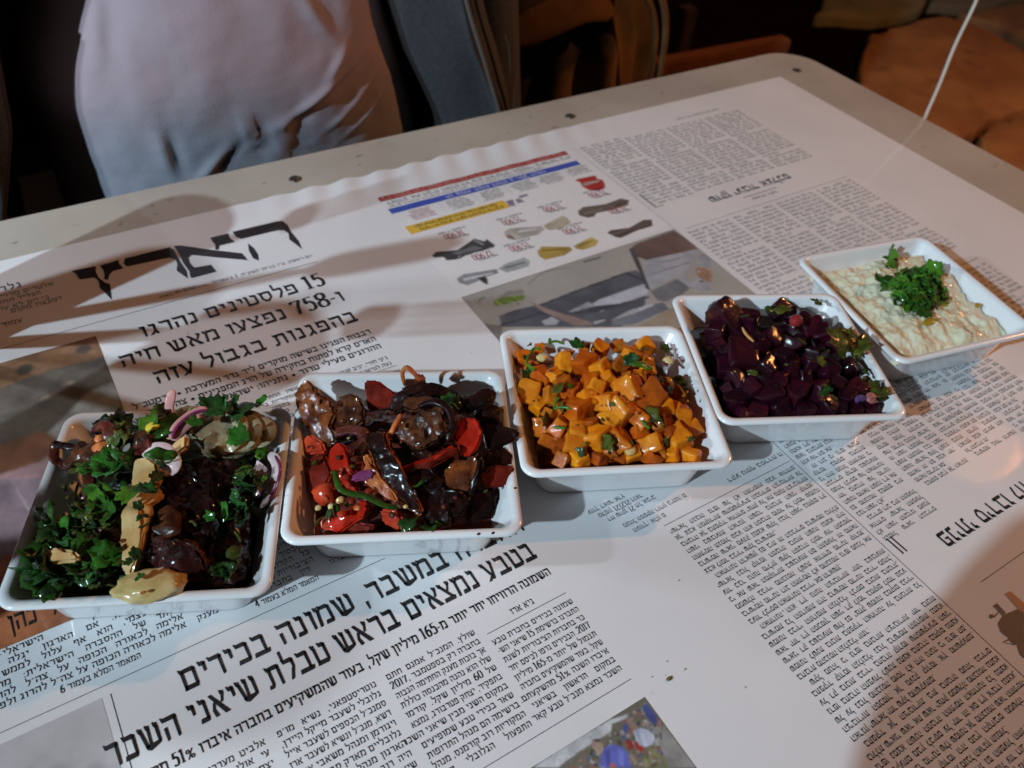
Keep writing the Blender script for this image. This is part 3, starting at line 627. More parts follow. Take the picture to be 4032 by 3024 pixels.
CROWD += [(PL(ZCR, p), (.30, .22, .18)) for p in [[(800, 680), (840, 645), (900, 650), (930, 720), (900, 790), (860, 770), (815, 720)], [(1140, 450), (1190, 430), (1250, 520), (1230, 560), (1180, 530)], [(1170, 800), (1210, 790), (1260, 880), (1230, 890)]]]
CROWD += [(PL(ZCR, p), (.45, .49, .60)) for p in [[(1210, 560), (1290, 530), (1370, 560), (1420, 620), (1400, 690), (1330, 720), (1250, 680)]]]
CROWD += [(PL(ZCR, p), (.30, .03, .03)) for p in [[(1145, 660), (1200, 650), (1220, 720), (1180, 760)], [(1225, 670), (1270, 665), (1320, 740), (1290, 770), (1240, 730)]]]
CROWD += [(PL(ZCR, p), (.06, .09, .28)) for p in [[(1110, 500), (1150, 490), (1170, 540), (1140, 590), (1115, 560)], [(1290, 330), (1340, 290), (1440, 420), (1450, 490), (1400, 500), (1340, 420)]]]
for p_, c_ in (([(930, 760), (980, 720), (1000, 900), (960, 915)], (.07, .08, .30)), ([(1060, 720), (1120, 760), (1120, 900), (1080, 900)], (.14, .17, .50)), ([(980, 880), (1040, 870), (1040, 915), (990, 915)], (.45, .14, .10)), ([(810, 650), (860, 635), (915, 665), (860, 668)], (.10, .07, .05)), ([(1230, 560), (1260, 540), (1300, 700), (1270, 705)], (.30, .34, .46))): CROWD.append((PL(ZCR, p_), c_))
picture("crowd_photograph", 6.5, 16.07, 2.0, 9.52, 300, 240, (.15, .145, .115), CROWD, 2, .08, seed=3, blotch=.15)
# caricature drawing
def dg(name, c, polys, lift=.0002): return shape(name, flat("print_" + name, c), ZR7, polys, lift)
dg("printed_drawing", (.10, .085, .075), [[(915, 440), (960, 370), (1080, 320), (1140, 345), (1140, 740), (1100, 700), (1075, 620), (1000, 560), (940, 510)]])
dg("printed_club", (.10, .085, .075), [[(875, 290), (910, 270), (985, 350), (955, 375)], [(840, 380), (850, 362), (880, 365), (885, 390), (855, 398)], [(880, 380), (915, 345), (925, 350), (890, 388)]])
dg("printed_brown_club", (.40, .20, .11), [[(975, 190), (1020, 168), (1140, 270), (1140, 350), (1100, 330)]], .00026)
dg("printed_spike", (.12, .1, .09), [[(955, 600), (1010, 565), (1070, 620), (1055, 622), (1008, 580), (970, 602), (1040, 612), (1050, 622)]])
# crumbs and smudges on the clear surface
m_crumb = material("crumb", (.20, .13, .04), .6, (.06, .04, .02), 800)
def ico(sub):
    bm = bmesh.new(); bmesh.ops.create_icosphere(bm, subdivisions=sub, radius=1)
    v = [x.co.copy() for x in bm.verts]; f = [tuple(q.index for q in x.verts) for x in bm.faces]; bm.free(); return v, f
ICO = {s: ico(s) for s in (1, 2, 3, 4)}
def blob_mesh(name, rad, amp, freq, seed, mats, sub=3):
    V0, F0 = ICO[sub]; out = []
    for v in V0:
        q = v * freq + Vector((seed * 7.1, seed * 3.3, seed)); n = noise.fractal(q, 1.0, 2.0, 3)
        if amp > .22: n = .5 * n + .75 * (.45 - 1.6 * abs(noise.noise(q * 1.9))) + .2 * noise.noise(q * 5)
        out.append(Vector((v.x * rad[0], v.y * rad[1], v.z * rad[2])) * (1 + amp * n))
    me = bpy.data.meshes.new(name); me.from_pydata([tuple(v) for v in out], [], F0)
    for m in (mats if isinstance(mats, (list, tuple)) else [mats]): me.materials.append(m)
    me.polygons.foreach_set("use_smooth", [True] * len(me.polygons)); return me
c = at(2635, 2672, .0015)
b = link("herb_crumb", blob_mesh("herb_crumb", (.0016, .0009, .0005), .5, 2, 1, m_crumb, 2), None, Matrix.Translation(c))
tag(b, "tiny brown herb crumb lying on the blank paper margin above the crowd photograph", "crumb")

# ------------------------------------------------------------------ square dishes
def ring_pts(half, r, z, n=7):
    return [(x, y, z) for x, y in rrect(-half, half, -half, half, r, n)]
PROFILE = [  # outer foot up, over the rim, down the inside (half side, corner radius, z)
 (.0435, .010, .0012), (.0460, .011, .0), (.0464, .0115, .0015), (.0478, .0115, .010), (.0500, .0115, .0215), (.0535, .0105, .0262), (.0568, .0095, .0280),
 (.0580, .009, .0293), (.0582, .009, .0306), (.0574, .0085, .0315), (.0556, .0078, .0317), (.0538, .0070, .0311), (.0528, .0062, .0296),
 (.0505, .0058, .0250), (.0465, .0058, .0170), (.0425, .0062, .0095), (.0405, .0075, .0068), (.0375, .0085, .0056), (.0250, .0060, .0053), (.0120, .003, .0053)]
def dish_mesh():
    n = 7; rr = [ring_pts(h, r, z, n) for h, r, z in PROFILE]
    m = len(rr[0]); vs = [p for r in rr for p in r]; fs = []
    for j in range(len(rr) - 1):
        for i in range(m):
            k = (i + 1) % m; fs.append((j * m + i, j * m + k, (j + 1) * m + k, (j + 1) * m + i))
    fs.append(tuple(range(m - 1, -1, -1))); fs.append(tuple(range((len(rr) - 1) * m, len(rr) * m)))
    me = bpy.data.meshes.new("square_dish"); me.from_pydata(vs, [], fs); me.materials.append(m_porc)
    me.polygons.foreach_set("use_smooth", [True] * len(me.polygons)); me.update(); return me
dm = dish_mesh()
SC = {}
DISH = []
rimz = .0325
corners = [[(140, 885), (622, 878), (585, 1300), (0, 1310)], [(640, 800), (1082, 797), (1138, 1165), (613, 1170)],
           [(1085, 712), (1460, 705), (1588, 1005), (1135, 1025)], [(1452, 640), (1800, 630), (1965, 905), (1560, 912)], [(1727, 552), (1985, 512), (2250, 715), (1945, 785)]]
dlabels = ["white square dish of dark mushroom and herb salad, nearest the masthead photograph",
           "white square dish of tomato and fried aubergine salad",
           "white square dish holding diced orange carrots, in the middle of the row",
           "white square dish holding dark purple beetroot cubes",
           "white square dish of creamy dip topped with chopped parsley"]
S4 = 4032 / 2212
for i, cc in enumerate(corners):
    q = [at(x * S4, y * S4, rimz) for x, y in cc]
    c = sum(q, Vector()) / 4
    e1 = (q[1] - q[0]) + (q[2] - q[3]); e2 = (q[0] - q[3]) + (q[1] - q[2])
    ang = (math.atan2(e1.y, e1.x) + math.atan2(e2.y, e2.x) - math.pi / 2) / 2
    sc = sum((q[j] - q[(j + 1) % 4]).length for j in range(4)) / 4 / .1155
    DISH.append((c.x, c.y, ang, sc))
    o = link("square_dish", dm); o.location = (c.x, c.y, .0011); o.rotation_euler = (0, 0, ang)
    tag(o, dlabels[i], "dish", "white square dishes in a row")
def dish_local(i, p):
    cx, cy, a, s = DISH[i]; dx, dy = p.x - cx, p.y - cy
    return (dx * math.cos(a) + dy * math.sin(a), -dx * math.sin(a) + dy * math.cos(a))
def dish_world(i, u, v, z):
    cx, cy, a, s = DISH[i]; return Vector((cx + u * math.cos(a) - v * math.sin(a), cy + u * math.sin(a) + v * math.cos(a), z))

# ------------------------------------------------------------------ food helpers
def fm(name, c, c2=None, sc=150, rough=.28, coat=.6, sss=.0, bump=.25, bs=350, cr_=.055, **kw):
    return material(name, c, rough + .22, c2, sc, coat=min(1, coat + .15), coat_rough=cr_, bump=min(1, bump * 1.7), bscale=bs * .8, sss=sss * .5, spec=.08, coat_follow=True, world=True, **kw)
m_carrot = fm("carrot_flesh", (.58, .150, .004), (.48, .10, .003), 120, obj_var=.25, rough=.32, coat=.45)
m_carrot2 = fm("carrot_core", (.66, .23, .010), (.54, .14, .005), 140, obj_var=.2, rough=.32, coat=.45)
m_carrot3 = fm("spiced_carrot", (.26, .065, .006), (.45, .10, .005), 160, obj_var=.2)
m_beet = fm("beetroot_flesh", (.010, .0010, .0042), (.021, .0015, .0072), 130, obj_var=.4, rough=.3, coat=.5)
m_beet2 = fm("beetroot_cut", (.036, .0022, .009), (.013, .0012, .006), 160, obj_var=.3, rough=.3, coat=.5)
m_skin = fm("aubergine_skin", (.006, .0022, .0022), (.020, .0055, .004), 90, rough=.22, coat=.45)
m_flesh = fm("fried_aubergine_flesh", (.20, .055, .014), (.055, .014, .006), 110, bump=.6, bs=260, rough=.25, coat=.8)
m_flesh2 = fm("browned_aubergine_flesh", (.10, .030, .010), (.025, .008, .004), 160, bump=.8, bs=260, rough=.3)
m_orflesh = fm("orange_flesh", (.55, .17, .05), (.34, .075, .018), 200, bump=.6, bs=400)
m_tom = fm("tomato_skin", (.52, .020, .006), (.36, .012, .004), 70, bump=.10)
m_tomf = fm("tomato_flesh", (.50, .055, .018), (.34, .025, .010), 150, bump=.3)
m_tomd = fm("dark_tomato", (.20, .018, .008), (.11, .010, .006), 100, bump=.2)
m_leaf = fm("parsley_leaf", (.032, .115, .010), (.015, .060, .006), 120, bump=.5, bs=300, rough=.35, coat=.5, obj_var=.35)
m_leafb = fm("bright_herb", (.070, .165, .012), (.040, .12, .010), 120, bump=.4, obj_var=.25)
m_leafd = fm("dark_herb", (.018, .060, .010), (.008, .028, .006), 120, bump=.5, obj_var=.4)
m_olive = fm("olive_herb", (.075, .085, .010), (.035, .04, .008), 160, bump=.5, obj_var=.3)
m_cream = fm("pale_flesh", (.60, .41, .19), (.50, .27, .09), 90, sss=.3, sssr=(1, .6, .3), bump=.15, rough=.3)
m_artich = fm("translucent_onion", (.36, .33, .21), (.26, .21, .12), 50, sss=.4, sssr=(1, .8, .4), bump=.2, stretch=(1, 1, 1), rough=.22)
m_pinkon = fm("pink_onion", (.55, .24, .24), (.62, .34, .30), 120, sss=.4, sssr=(1, .5, .5), bump=.1)
m_purple = fm("purple_onion_skin", (.13, .014, .065), (.22, .05, .13), 120, bump=.1)
m_whiteon = fm("pale_onion", (.52, .38, .40), (.60, .48, .46), 100, sss=.4, sssr=(1, .7, .7), bump=.1)
m_yellow_f = fm("yellow_pepper", (.62, .43, .03), (.5, .35, .05), 100, bump=.1)
m_garlic = fm("garlic", (.60, .46, .22), (.46, .33, .12), 100, sss=.3, sssr=(1, .8, .5), bump=.2)
m_brownred = fm("dried_tomato", (.12, .022, .012), (.05, .012, .008), 120, bump=.6, bs=220)
m_amber = fm("amber_pepper_edge", (.50, .22, .05), (.55, .33, .12), 60)
m_dip = fm("creamy_dip", (.67, .64, .48), (.60, .55, .37), 45, bump=.25, bs=200, rough=.28, coat=.55, color3=(.34, .27, .19), n3=60, c3=(.64, .80))
def oilmat(name, c): return material(name, c, .12, coat=1.0, coat_rough=.03, bump=.1, bscale=60)
def rand_rot(r): return Matrix.Rotation(r.uniform(0, 6.28), 4, 'Z') @ Matrix.Rotation(r.gauss(0, .5), 4, 'X') @ Matrix.Rotation(r.gauss(0, .5), 4, 'Y')

def cube_mesh(name, seed, mats, taper=.13, n=9, r=.13):
    """an irregular hand-cut dice with softened edges, about 1 unit across"""
    q = random.Random(seed)
    C = {(i, j, k): Vector((i * .5, j * .5, k * .5)) + Vector((q.uniform(-taper, taper), q.uniform(-taper, taper), q.uniform(-taper, taper))) for i in (-1, 1) for j in (-1, 1) for k in (-1, 1)}
    cut = None
    if q.random() < .5: cut = (Vector((q.choice((-1, 1)), q.choice((-1, 1)), q.uniform(-.8, .8))).normalized(), q.uniform(.34, .48))
    bm = bmesh.new(); idx = {}
    def vert(a, b, c):
        key = (round(a, 4), round(b, 4), round(c, 4))
        if key in idx: return idx[key]
        p = Vector((a, b, c)); inner = Vector([max(-1 + 2 * r, min(1 - 2 * r, t)) for t in p]); d = p - inner
        p = inner + (d.normalized() * 2 * r if d.length > 1e-6 else d)
        w = Vector()
        for (i, j, k), v in C.items(): w += v * ((1 + i * p.x) / 2) * ((1 + j * p.y) / 2) * ((1 + k * p.z) / 2)
        if cut:
            e = w.dot(cut[0]) - cut[1]
            if e > 0: w -= cut[0] * e * .95
        w += w.normalized() * (.07 * noise.fractal(w * 2.4 + Vector((seed, 0, 0)), 1, 2, 3) + .018 * noise.noise(w * 8 + Vector((0, seed, 0))))
        idx[key] = bm.verts.new(w); return idx[key]
    g = [math.sin((i / n * 2 - 1) * math.pi / 2) for i in range(n + 1)]
    for ax in range(3):
        for sg in (-1, 1):
            for i in range(n):
                for j in range(n):
                    f = []
                    for a, b in ((g[i], g[j]), (g[i + 1], g[j]), (g[i + 1], g[j + 1]), (g[i], g[j + 1])):
                        t = [0, 0, 0]; t[ax] = sg; t[(ax + 1) % 3] = a; t[(ax + 2) % 3] = b; f.append(vert(*t))
                    try: bm.faces.new(f if sg > 0 else f[::-1])
                    except ValueError: pass
    me = bpy.data.meshes.new(name); bm.to_mesh(me); bm.free()
    for m in (mats if isinstance(mats, (list, tuple)) else [mats]): me.materials.append(m)
    me.polygons.foreach_set("use_smooth", [True] * len(me.polygons))
    return me

def catmull(P, n):
    out = []; P = [Vector(p) for p in P]; Q = [P[0] * 2 - P[1]] + P + [P[-1] * 2 - P[-2]]
    seg = len(P) - 1
    for i in range(n + 1):
        t = i / n * seg; k = min(int(t), seg - 1); t -= k; a, b, c, d = Q[k:k + 4]
        out.append(.5 * ((2 * b) + (-a + c) * t + (2 * a - 5 * b + 4 * c - d) * t * t + (-a + 3 * b - 3 * c + d) * t ** 3))
    return out
def strip(name, parent, path, width, thick, mats, up=(0, 0, 1), roll=0, curl=0.0, taper=(.6, .7), n=22, m=16, amp=.10, seed=0, label=None, split=True, freq=2.0):
    """a curved slice swept along a path; mats[0] covers the outer (upper) face, mats[1] the cut face"""
    P = catmull(path, n); vs = []; L = sum((P[i + 1] - P[i]).length for i in range(n))
    up = Vector(up)
    for i in range(n + 1):
        t = (P[min(i + 1, n)] - P[max(i - 1, 0)]).normalized()
        side = t.cross(up).normalized(); nn = side.cross(t).normalized()
        q = Matrix.Rotation(roll, 3, t); side = q @ side; nn = q @ nn
        u = i / n
        e = min(1, (u / .22 + .0001)) ** .5 if u < .22 else 1
        e2 = min(1, ((1 - u) / .22 + .0001)) ** .5 if u > .78 else 1
        f = (taper[0] + (1 - taper[0]) * e) if u < .22 else ((taper[1] + (1 - taper[1]) * e2) if u > .78 else 1)
        endc = .55 if i in (0, n) else (.9 if i in (1, n - 1) else 1)
        wob = 1 + (1.6 * amp) * noise.noise(Vector((u * 3.3, seed * 1.7, 4)))
        for j in range(m):
            a = 2 * math.pi * j / m; ca, sa = math.cos(a), math.sin(a)
            x = math.copysign(abs(ca) ** .55, ca) * width / 2 * f * endc * wob; z = math.copysign(abs(sa) ** .55, sa) * thick / 2 * endc * wob
            z -= curl * (x / (width / 2)) ** 2 * width
            p = P[i] + side * x + nn * z
            d = noise.fractal(p * (freq * 75) + Vector((seed * 3.1, seed, 0)), 1, 2, 4)
            p += (side * ca + nn * sa) * d * amp * .7 * min(width, thick * 2.5) + nn * amp * .0022 * noise.noise(p * 420)
            vs.append(p)
    fs, mi = [], []
    two = isinstance(mats, (list, tuple)) and len(mats) > 1
    for i in range(n):
        for j in range(m):
            k = (j + 1) % m; fs.append((i * m + j, i * m + k, (i + 1) * m + k, (i + 1) * m + j)); mi.append(1 if (two and j >= m // 2) else 0)
    fs.append(tuple(range(m - 1, -1, -1))); mi.append(0); fs.append(tuple(range(n * m, n * m + m))); mi.append(0)
    o = mesh_obj(name, vs, fs, mats, parent, True, mi)
    if label: o['label'] = label
    return o
def blob(name, parent, c, rad, mat, rot=None, amp=.18, freq=1.6, seed=0, sub=3, label=None):
    me = blob_mesh(name, rad, amp, freq, seed, mat, sub)
    o = link(name, me, parent, Matrix.Translation(c) @ (rot or Matrix.Identity(4)))
    if label: o['label'] = label
    return o

def leaf_mesh(name, seed, mat, kind=0):
    """flat parsley leaf, unit length, lobed outline, slightly cupped, with thickness"""
    r = random.Random(seed); n = 26; out = []
    for i in range(n):
        a = 2 * math.pi * i / n
        lob = .34 + .13 * abs(math.cos(2.5 * a)) + .05 * math.cos(11 * a + seed) if kind == 0 else .30 + .03 * math.cos(5 * a + seed)
        out.append((math.cos(a) * lob * 1.25, math.sin(a) * lob * (1.0 if kind == 0 else .62)))
    curl = r.uniform(-.9, .9); tw = r.uniform(-.5, .5); fold = r.uniform(.2, .9)
    def lift(x, y): return curl * x * x + tw * x * y + fold * abs(y) * .7 + .03 * math.sin(14 * x + seed) + .03 * math.sin(11 * y)
    vs = []
    for s in (.012, -.012):
        vs.append((0, 0, lift(0, 0) + s))
        for q in (.55, 1.0): vs += [(x * q, y * q, lift(x * q, y * q) + s * (1 if q < 1 else .3)) for x, y in out]
    fs = []; B = 1 + 2 * n
    for i in range(n):
        k = (i + 1) % n
        fs += [(0, 1 + i, 1 + k), (1 + i, 1 + n + i, 1 + n + k, 1 + k)]
        fs += [(B, B + 1 + k, B + 1 + i), (B + 1 + k, B + 1 + n + k, B + 1 + n + i, B + 1 + i), (1 + n + i, B + 1 + n + i, B + 1 + n + k, 1 + n + k)]
    me = bpy.data.meshes.new(name); me.from_pydata(vs, [], fs); me.materials.append(mat)
    me.polygons.foreach_set("use_smooth", [True] * len(me.polygons)); return me
LEAF = {}
for key, mt in (("leaf", m_leaf), ("bright", m_leafb), ("dark", m_leafd), ("olive", m_olive)):
    LEAF[key] = [leaf_mesh("parsley_leaf", 11 * i + len(key), mt, 0 if i < 4 else 1) for i in range(7)]
lr = random.Random(5)
def leaf(parent, c, size, key="leaf", tilt=.5, name="parsley_leaf", rot=None, kind=None, label=None):
    me = LEAF[key][lr.randrange(7) if kind is None else kind]
    mt = Matrix.Translation(c) @ (rot if rot is not None else Matrix.Rotation(lr.uniform(0, 6.28), 4, 'Z') @ Matrix.Rotation(lr.gauss(0, tilt), 4, 'X') @ Matrix.Rotation(lr.gauss(0, tilt), 4, 'Y')) @ Matrix.Scale(size, 4)
    o = link(name, me, parent, mt)
    if label: o['label'] = label
    return o
def puddle(name, parent, i, half, z, mat, label=None):
    n = 40; cx, cy = 0, 0
    vs = []; fs = []
    for j, q in enumerate((0.001, .5, .8, .94, 1.0)):
        for x, y in rrect(-half * q, half * q, -half * q, half * q, .008 * q, 6):
            vs.append(dish_world(i, x, y, z + (0.0004 if q == 1.0 else 0) + .0003 * math.sin(x * 300) * math.sin(y * 260)))
    m = len(vs) // 5
    for j in range(4):
        for k in range(m):
            k2 = (k + 1) % m; fs.append((j * m + k, j * m + k2, (j + 1) * m + k2, (j + 1) * m + k))
    o = mesh_obj(name, vs, fs, mat, parent)
    if label: o['label'] = label
    return o
def mound(name, parent, i, half, top, z0, mat, seed=0, lump=.12, res=44, cx=0., cy=0., p=3.0):
    """a lumpy heap filling the dish"""
    def f(u, v):
        x = (u * 2 - 1) * half; y = (v * 2 - 1) * half
        e = max(0, 1 - (abs(u * 2 - 1) ** p)) * max(0, 1 - (abs(v * 2 - 1) ** p))
        n = noise.fractal(Vector((x * 90 + seed, y * 90, seed)), 1, 2, 4)
        z = z0 + (top - z0) * (e ** .5) * (1 + lump * n)
        return dish_world(i, x + cx, y + cy, z)
    return grid_mesh(name, f, res, res, mat, parent)

# ------------------------------------------------------------------ diced carrots (third dish)
def salad(name, i, label, cat="salad"):
    cx, cy, a, s = DISH[i]
    return tag(empty(name, (cx, cy, .006), a), label, cat)
def on_pile(zf, i, x, y, hz, margin=.0045):
    """point seen at zoom (x,y) on a heap whose height over the dish is hz(u,v)"""
    z = .035
    for _ in range(6): z = hz(*dish_local(i, zf(x, y, z)))
    p = zf(x, y, z); u, v = dish_local(i, p); L = .0395 + max(0, z - .0068) * .45 - margin
    return dish_world(i, max(-L, min(L, u)), max(-L, min(L, v)), z)
def pile(top, side, sx=.040, sy=.040):
    return lambda u, v: side + (top - side) * max(0, 1 - (u / sx) ** 2) * max(0, 1 - (v / sy) ** 2)
car = salad("carrot_salad", 2, "heap of glossy diced orange carrots with herbs and garlic in the middle dish")
puddle("cooking_juice", car, 2, .0448, .015, oilmat("carrot_juice", (.10, .035, .006)))
mound("carrot_base", car, 2, .040, .030, .012, m_carrot3, 3, .35)
cmesh = [cube_mesh("carrot_cube", 40 + i, m_carrot if i % 3 else m_carrot2) for i in range(9)]
cmesh += [cube_mesh("carrot_cube", 60 + i, m_carrot3) for i in range(3)]
hz3 = pile(.048, .026, .052, .052)
CUBES = [(265,390,140,0),(390,310,85,2),(590,430,150,1),(640,350,70,3),(770,300,110,3),(905,300,140,0),(770,420,160,0),(910,460,160,1),(1060,290,120,3),(1170,370,160,1),(1285,300,130,0),(1300,450,130,1),
 (300,660,200,1),(420,540,140,0),(380,780,140,0),(590,590,110,3),(650,650,110,2),(820,570,130,2),(860,620,110,1),(800,720,130,0),(1060,450,110,3),(960,560,110,2),
 (700,810,220,0),(950,740,150,1),(1150,650,190,1),(1080,830,210,1),(1310,720,210,3),(1230,880,150,0),(1000,900,130,1),(1450,620,110,3),(1430,800,150,2),(1560,690,110,3),
 (1680,690,170,0),(1590,860,160,1),(1520,800,110,2),(1690,960,110,2),(1550,1060,190,1),(1400,920,120,3),(1060,1060,180,1),(880,1040,190,0),(700,1010,160,1),(560,960,140,2),
 (700,1110,160,1),(560,1110,120,3),(740,1230,130,1),(580,1230,120,3),(900,1220,110,3),(1320,1100,170,1),(1330,1220,150,2),(1180,1190,110,1),(1500,1190,120,0),(1650,1230,140,1),(1080,1260,90,3),(420,960,120,3),(460,1080,100,3),(1000,1180,100,2),
 (330,470,100,2),(480,700,110,3),(520,520,100,2),(1230,540,100,2),(1130,560,80,3),(480,860,100,3),(1250,1010,100,2),(1420,1240,90,3),(1440,1010,100,3),(820,930,90,3)]
r3 = random.Random(12)
for x, y, sz, tn in CUBES:
    p = on_pile(Z3, 2, x, y, hz3); s = sz / 151 * .0110
    me = cmesh[[r3.choice((1, 2, 4, 5, 7, 8)), r3.choice((0, 3, 6)), r3.choice((1, 4, 9)), r3.choice((9, 10, 11))][tn]]
    p.z -= s * .25
    link("carrot_cube", me, car, Matrix.Translation(p) @ rand_rot(r3) @ Matrix.Diagonal((s * r3.uniform(.85, 1.25), s * r3.uniform(.85, 1.1), s * r3.uniform(.7, 1.0), 1)))
for x, y in ((410, 440), (1460, 465), (1150, 1240)):
    p = on_pile(Z3, 2, x, y, hz3); blob("garlic_piece", car, p + Vector((0, 0, .004)), (.0035, .003, .002), m_garlic, seed=x)
for pth in ([(300,440),(270,500),(310,560),(345,575)], [(215,515),(280,520),(350,570)], [(455,250),(470,310),(460,360)], [(445,350),(520,330),(590,355)], [(300,440),(340,390),(400,400)], [(500,890),(520,830),(550,800)], [(500,900),(570,880),(650,900)], [(1225,990),(1260,1030),(1300,1060)], [(500,1045),(560,1055),(600,1055)]):
    P = [on_pile(Z3, 2, x, y, hz3) + Vector((0, 0, .0065)) for x, y in pth]
    strip("herb_stem", car, P, .0017, .0012, [m_leafb], n=10, m=8, amp=.05)
p = on_pile(Z3, 2, 1240, 540, hz3); strip("lime_peel", car, [on_pile(Z3, 2, x, y, hz3) + Vector((0, 0, .006)) for x, y in ((1150, 530), (1220, 520), (1320, 560))], .004, .0015, [m_leafb], n=10, m=8)
for x, y, s, kk in ((300,330,.009,"olive"),(230,450,.007,"dark"),(220,590,.009,"dark"),(560,690,.011,"olive"),(640,690,.009,"leaf"),(560,860,.008,"olive"),(930,1130,.010,"olive"),(960,1180,.009,"olive"),(1310,920,.011,"olive"),(1380,970,.009,"olive"),(1200,430,.008,"dark"),(1150,460,.009,"dark"),(1820,690,.012,"dark"),(1790,650,.010,"olive"),(1150,1160,.006,"dark"),(720,1260,.008,"dark"),(1440,1150,.008,"olive"),(980,830,.007,"olive"),(700,340,.009,"dark"),(1640,1140,.006,"olive"),(450,960,.008,"olive"),(1270,380,.007,"dark")):
    leaf(car, on_pile(Z3, 2, x, y, hz3) + Vector((0, 0, .004)), s, kk, .9, "herb_leaf")
for x, y in ((1340,640),(1400,600),(1470,690),(1430,350),(1480,400)):
    leaf(car, on_pile(Z3, 2, x, y, hz3) + Vector((0, 0, .002)), .007, "olive", .6, "herb_leaf")

# ------------------------------------------------------------------ beetroot cubes (fourth dish)
bee = salad("beetroot_salad", 3, "heap of shiny dark purple beetroot cubes with parsley in the fourth dish")
puddle("beetroot_juice", bee, 3, .0448, .015, oilmat("beet_juice", (.015, .001, .006)))
mound("beetroot_base", bee, 3, .041, .030, .012, m_beet, 4, .4)
bmesh_l = [cube_mesh("beetroot_cube", 80 + i, m_beet if i % 2 else m_beet2, .10) for i in range(8)]
hz4 = pile(.046, .027, .054, .054)
r4 = random.Random(4)
BEET = [(590,330,300,1.7),(700,300,220,1.3),(480,420,200,1.2),(1010,220,170,1),(1100,270,150,1),(950,260,120,1),(1260,370,200,1),(1350,430,200,1),(1200,330,150,1),(700,600,260,1.2),(800,520,200,1),(620,560,160,1),
 (920,450,180,1),(1120,520,180,1),(1100,400,60,1),(1300,600,170,1),(1430,520,140,1),(1040,620,160,1),(900,700,190,1),(640,800,170,1.2),(560,700,180,1),(760,900,200,1),(670,980,200,1.2),(910,930,230,1),(1110,730,190,1),(1130,900,220,1),
 (1400,730,190,1),(1260,680,140,1),(1580,720,200,1.1),(1330,900,190,1),(1480,850,170,1),(1640,880,180,1),(1780,760,150,1),(1730,930,190,1.1),(1870,900,170,1),(1560,960,150,1),(1400,1020,160,1),(1010,1050,180,1),(830,1080,160,1),(1200,1060,160,1),(700,1090,130,1),(1750,1040,120,1),(1100,1110,130,1),(1340,1100,120,1),(1500,1070,130,1),(560,580,120,1),(500,520,120,1),(1200,800,140,1),(1000,820,150,1),(840,800,150,1),(1640,1060,120,1),(1880,1000,100,1),(560,880,110,1)]
for x, y, sz, el in BEET:
    p = on_pile(Z4, 3, x, y, hz4); s = sz / 130 * .0088; p.z -= s * .25
    link("beetroot_cube", r4.choice(bmesh_l), bee, Matrix.Translation(p) @ rand_rot(r4) @ Matrix.Diagonal((s * el * r4.uniform(.85, 1.1), s * r4.uniform(.8, 1.05), s * .85, 1)))
blob("chickpea", bee, on_pile(Z4, 3, 1100, 405, hz4) + Vector((0, 0, .006)), (.0042, .004, .0038), fm("red_chickpea", (.23, .018, .02), bump=.2), seed=4, amp=.08)
strip("onion_slice", bee, [on_pile(Z4, 3, x, y, hz4) + Vector((0, 0, .006)) for x, y in ((1700, 1000), (1730, 1060), (1750, 1110))], .007, .003, [fm("stained_onion", (.42, .18, .15), (.22, .06, .07), 200, stretch=(1, 6, 1))], n=10, m=10)
strip("onion_slice", bee, [on_pile(Z4, 3, x, y, hz4) + Vector((0, 0, .005)) for x, y in ((1620, 1010), (1640, 1060), (1650, 1110))], .007, .003, [fm("violet_onion", (.055, .03, .10), (.10, .06, .16), 300)], n=10, m=10)
strip("herb_stem", bee, [on_pile(Z4, 3, x, y, hz4) + Vector((0, 0, .009)) for x, y in ((645, 490), (680, 550), (740, 610))], .0016, .0014, [m_cream], n=10, m=8)
for x, y, s, kk in ((1430,590,.022,"olive"),(1530,600,.022,"olive"),(1620,630,.020,"olive"),(1490,560,.016,"olive"),(1690,640,.014,"olive"),(990,330,.014,"olive"),(870,310,.010,"dark"),(880,340,.009,"dark"),(740,850,.012,"olive"),(1290,760,.009,"olive"),(1870,1030,.014,"olive"),(1930,1060,.012,"olive"),(1940,960,.011,"olive"),(1430,1090,.011,"olive"),(1240,250,.009,"dark"),(1270,270,.008,"dark"),(1140,600,.007,"olive"),(1780,700,.010,"dark"),(1820,840,.010,"dark"),(680,390,.006,"olive"),(1340,1010,.012,"dark"),(1380,500,.006,"bright")):
    leaf(bee, on_pile(Z4, 3, x, y, hz4) + Vector((0, 0, .0075)), s * .8, kk, .35, "parsley_leaf")

# ------------------------------------------------------------------ creamy dip (fifth dish)
dip = salad("creamy_dip", 4, "pale creamy aubergine dip with olive oil and a tuft of green parsley", "dip")
def dipz(x, y):
    n = noise.fractal(Vector((x * 48, y * 48, 2.2)), .8, 2, 5); n2 = .5 + noise.noise(Vector((x * 130, y * 170, 5))) + .4 * noise.noise(Vector((x * 330, y * 330, 9)))
    e = max(0, 1 - (abs(x) / .0484) ** 12) * max(0, 1 - (abs(y) / .0484) ** 12) * min(1, max(0, (x + .0480) / .005)) 
    b = .0240 + .0065 * math.exp(-((x - .0) ** 2 + (y - .004) ** 2) / .0012)
    return .0192 + (b - .0192) * (e ** .35) + (.0046 * n + .0017 * n2) * min(1, e * 3)
dipo = grid_mesh("dip_surface", lambda u, v: dish_world(4, (u * 2 - 1) * .0480, (v * 2 - 1) * .0480, dipz((u * 2 - 1) * .0480, (v * 2 - 1) * .0480)), 110, 110, m_dip, dip)
m_oil = material("olive_oil", (.30, .19, .015), .08, (.42, .30, .03), 50, coat=1, coat_rough=.03)
puddle("oil_pool", dip, 4, .0482, .0204, m_oil)
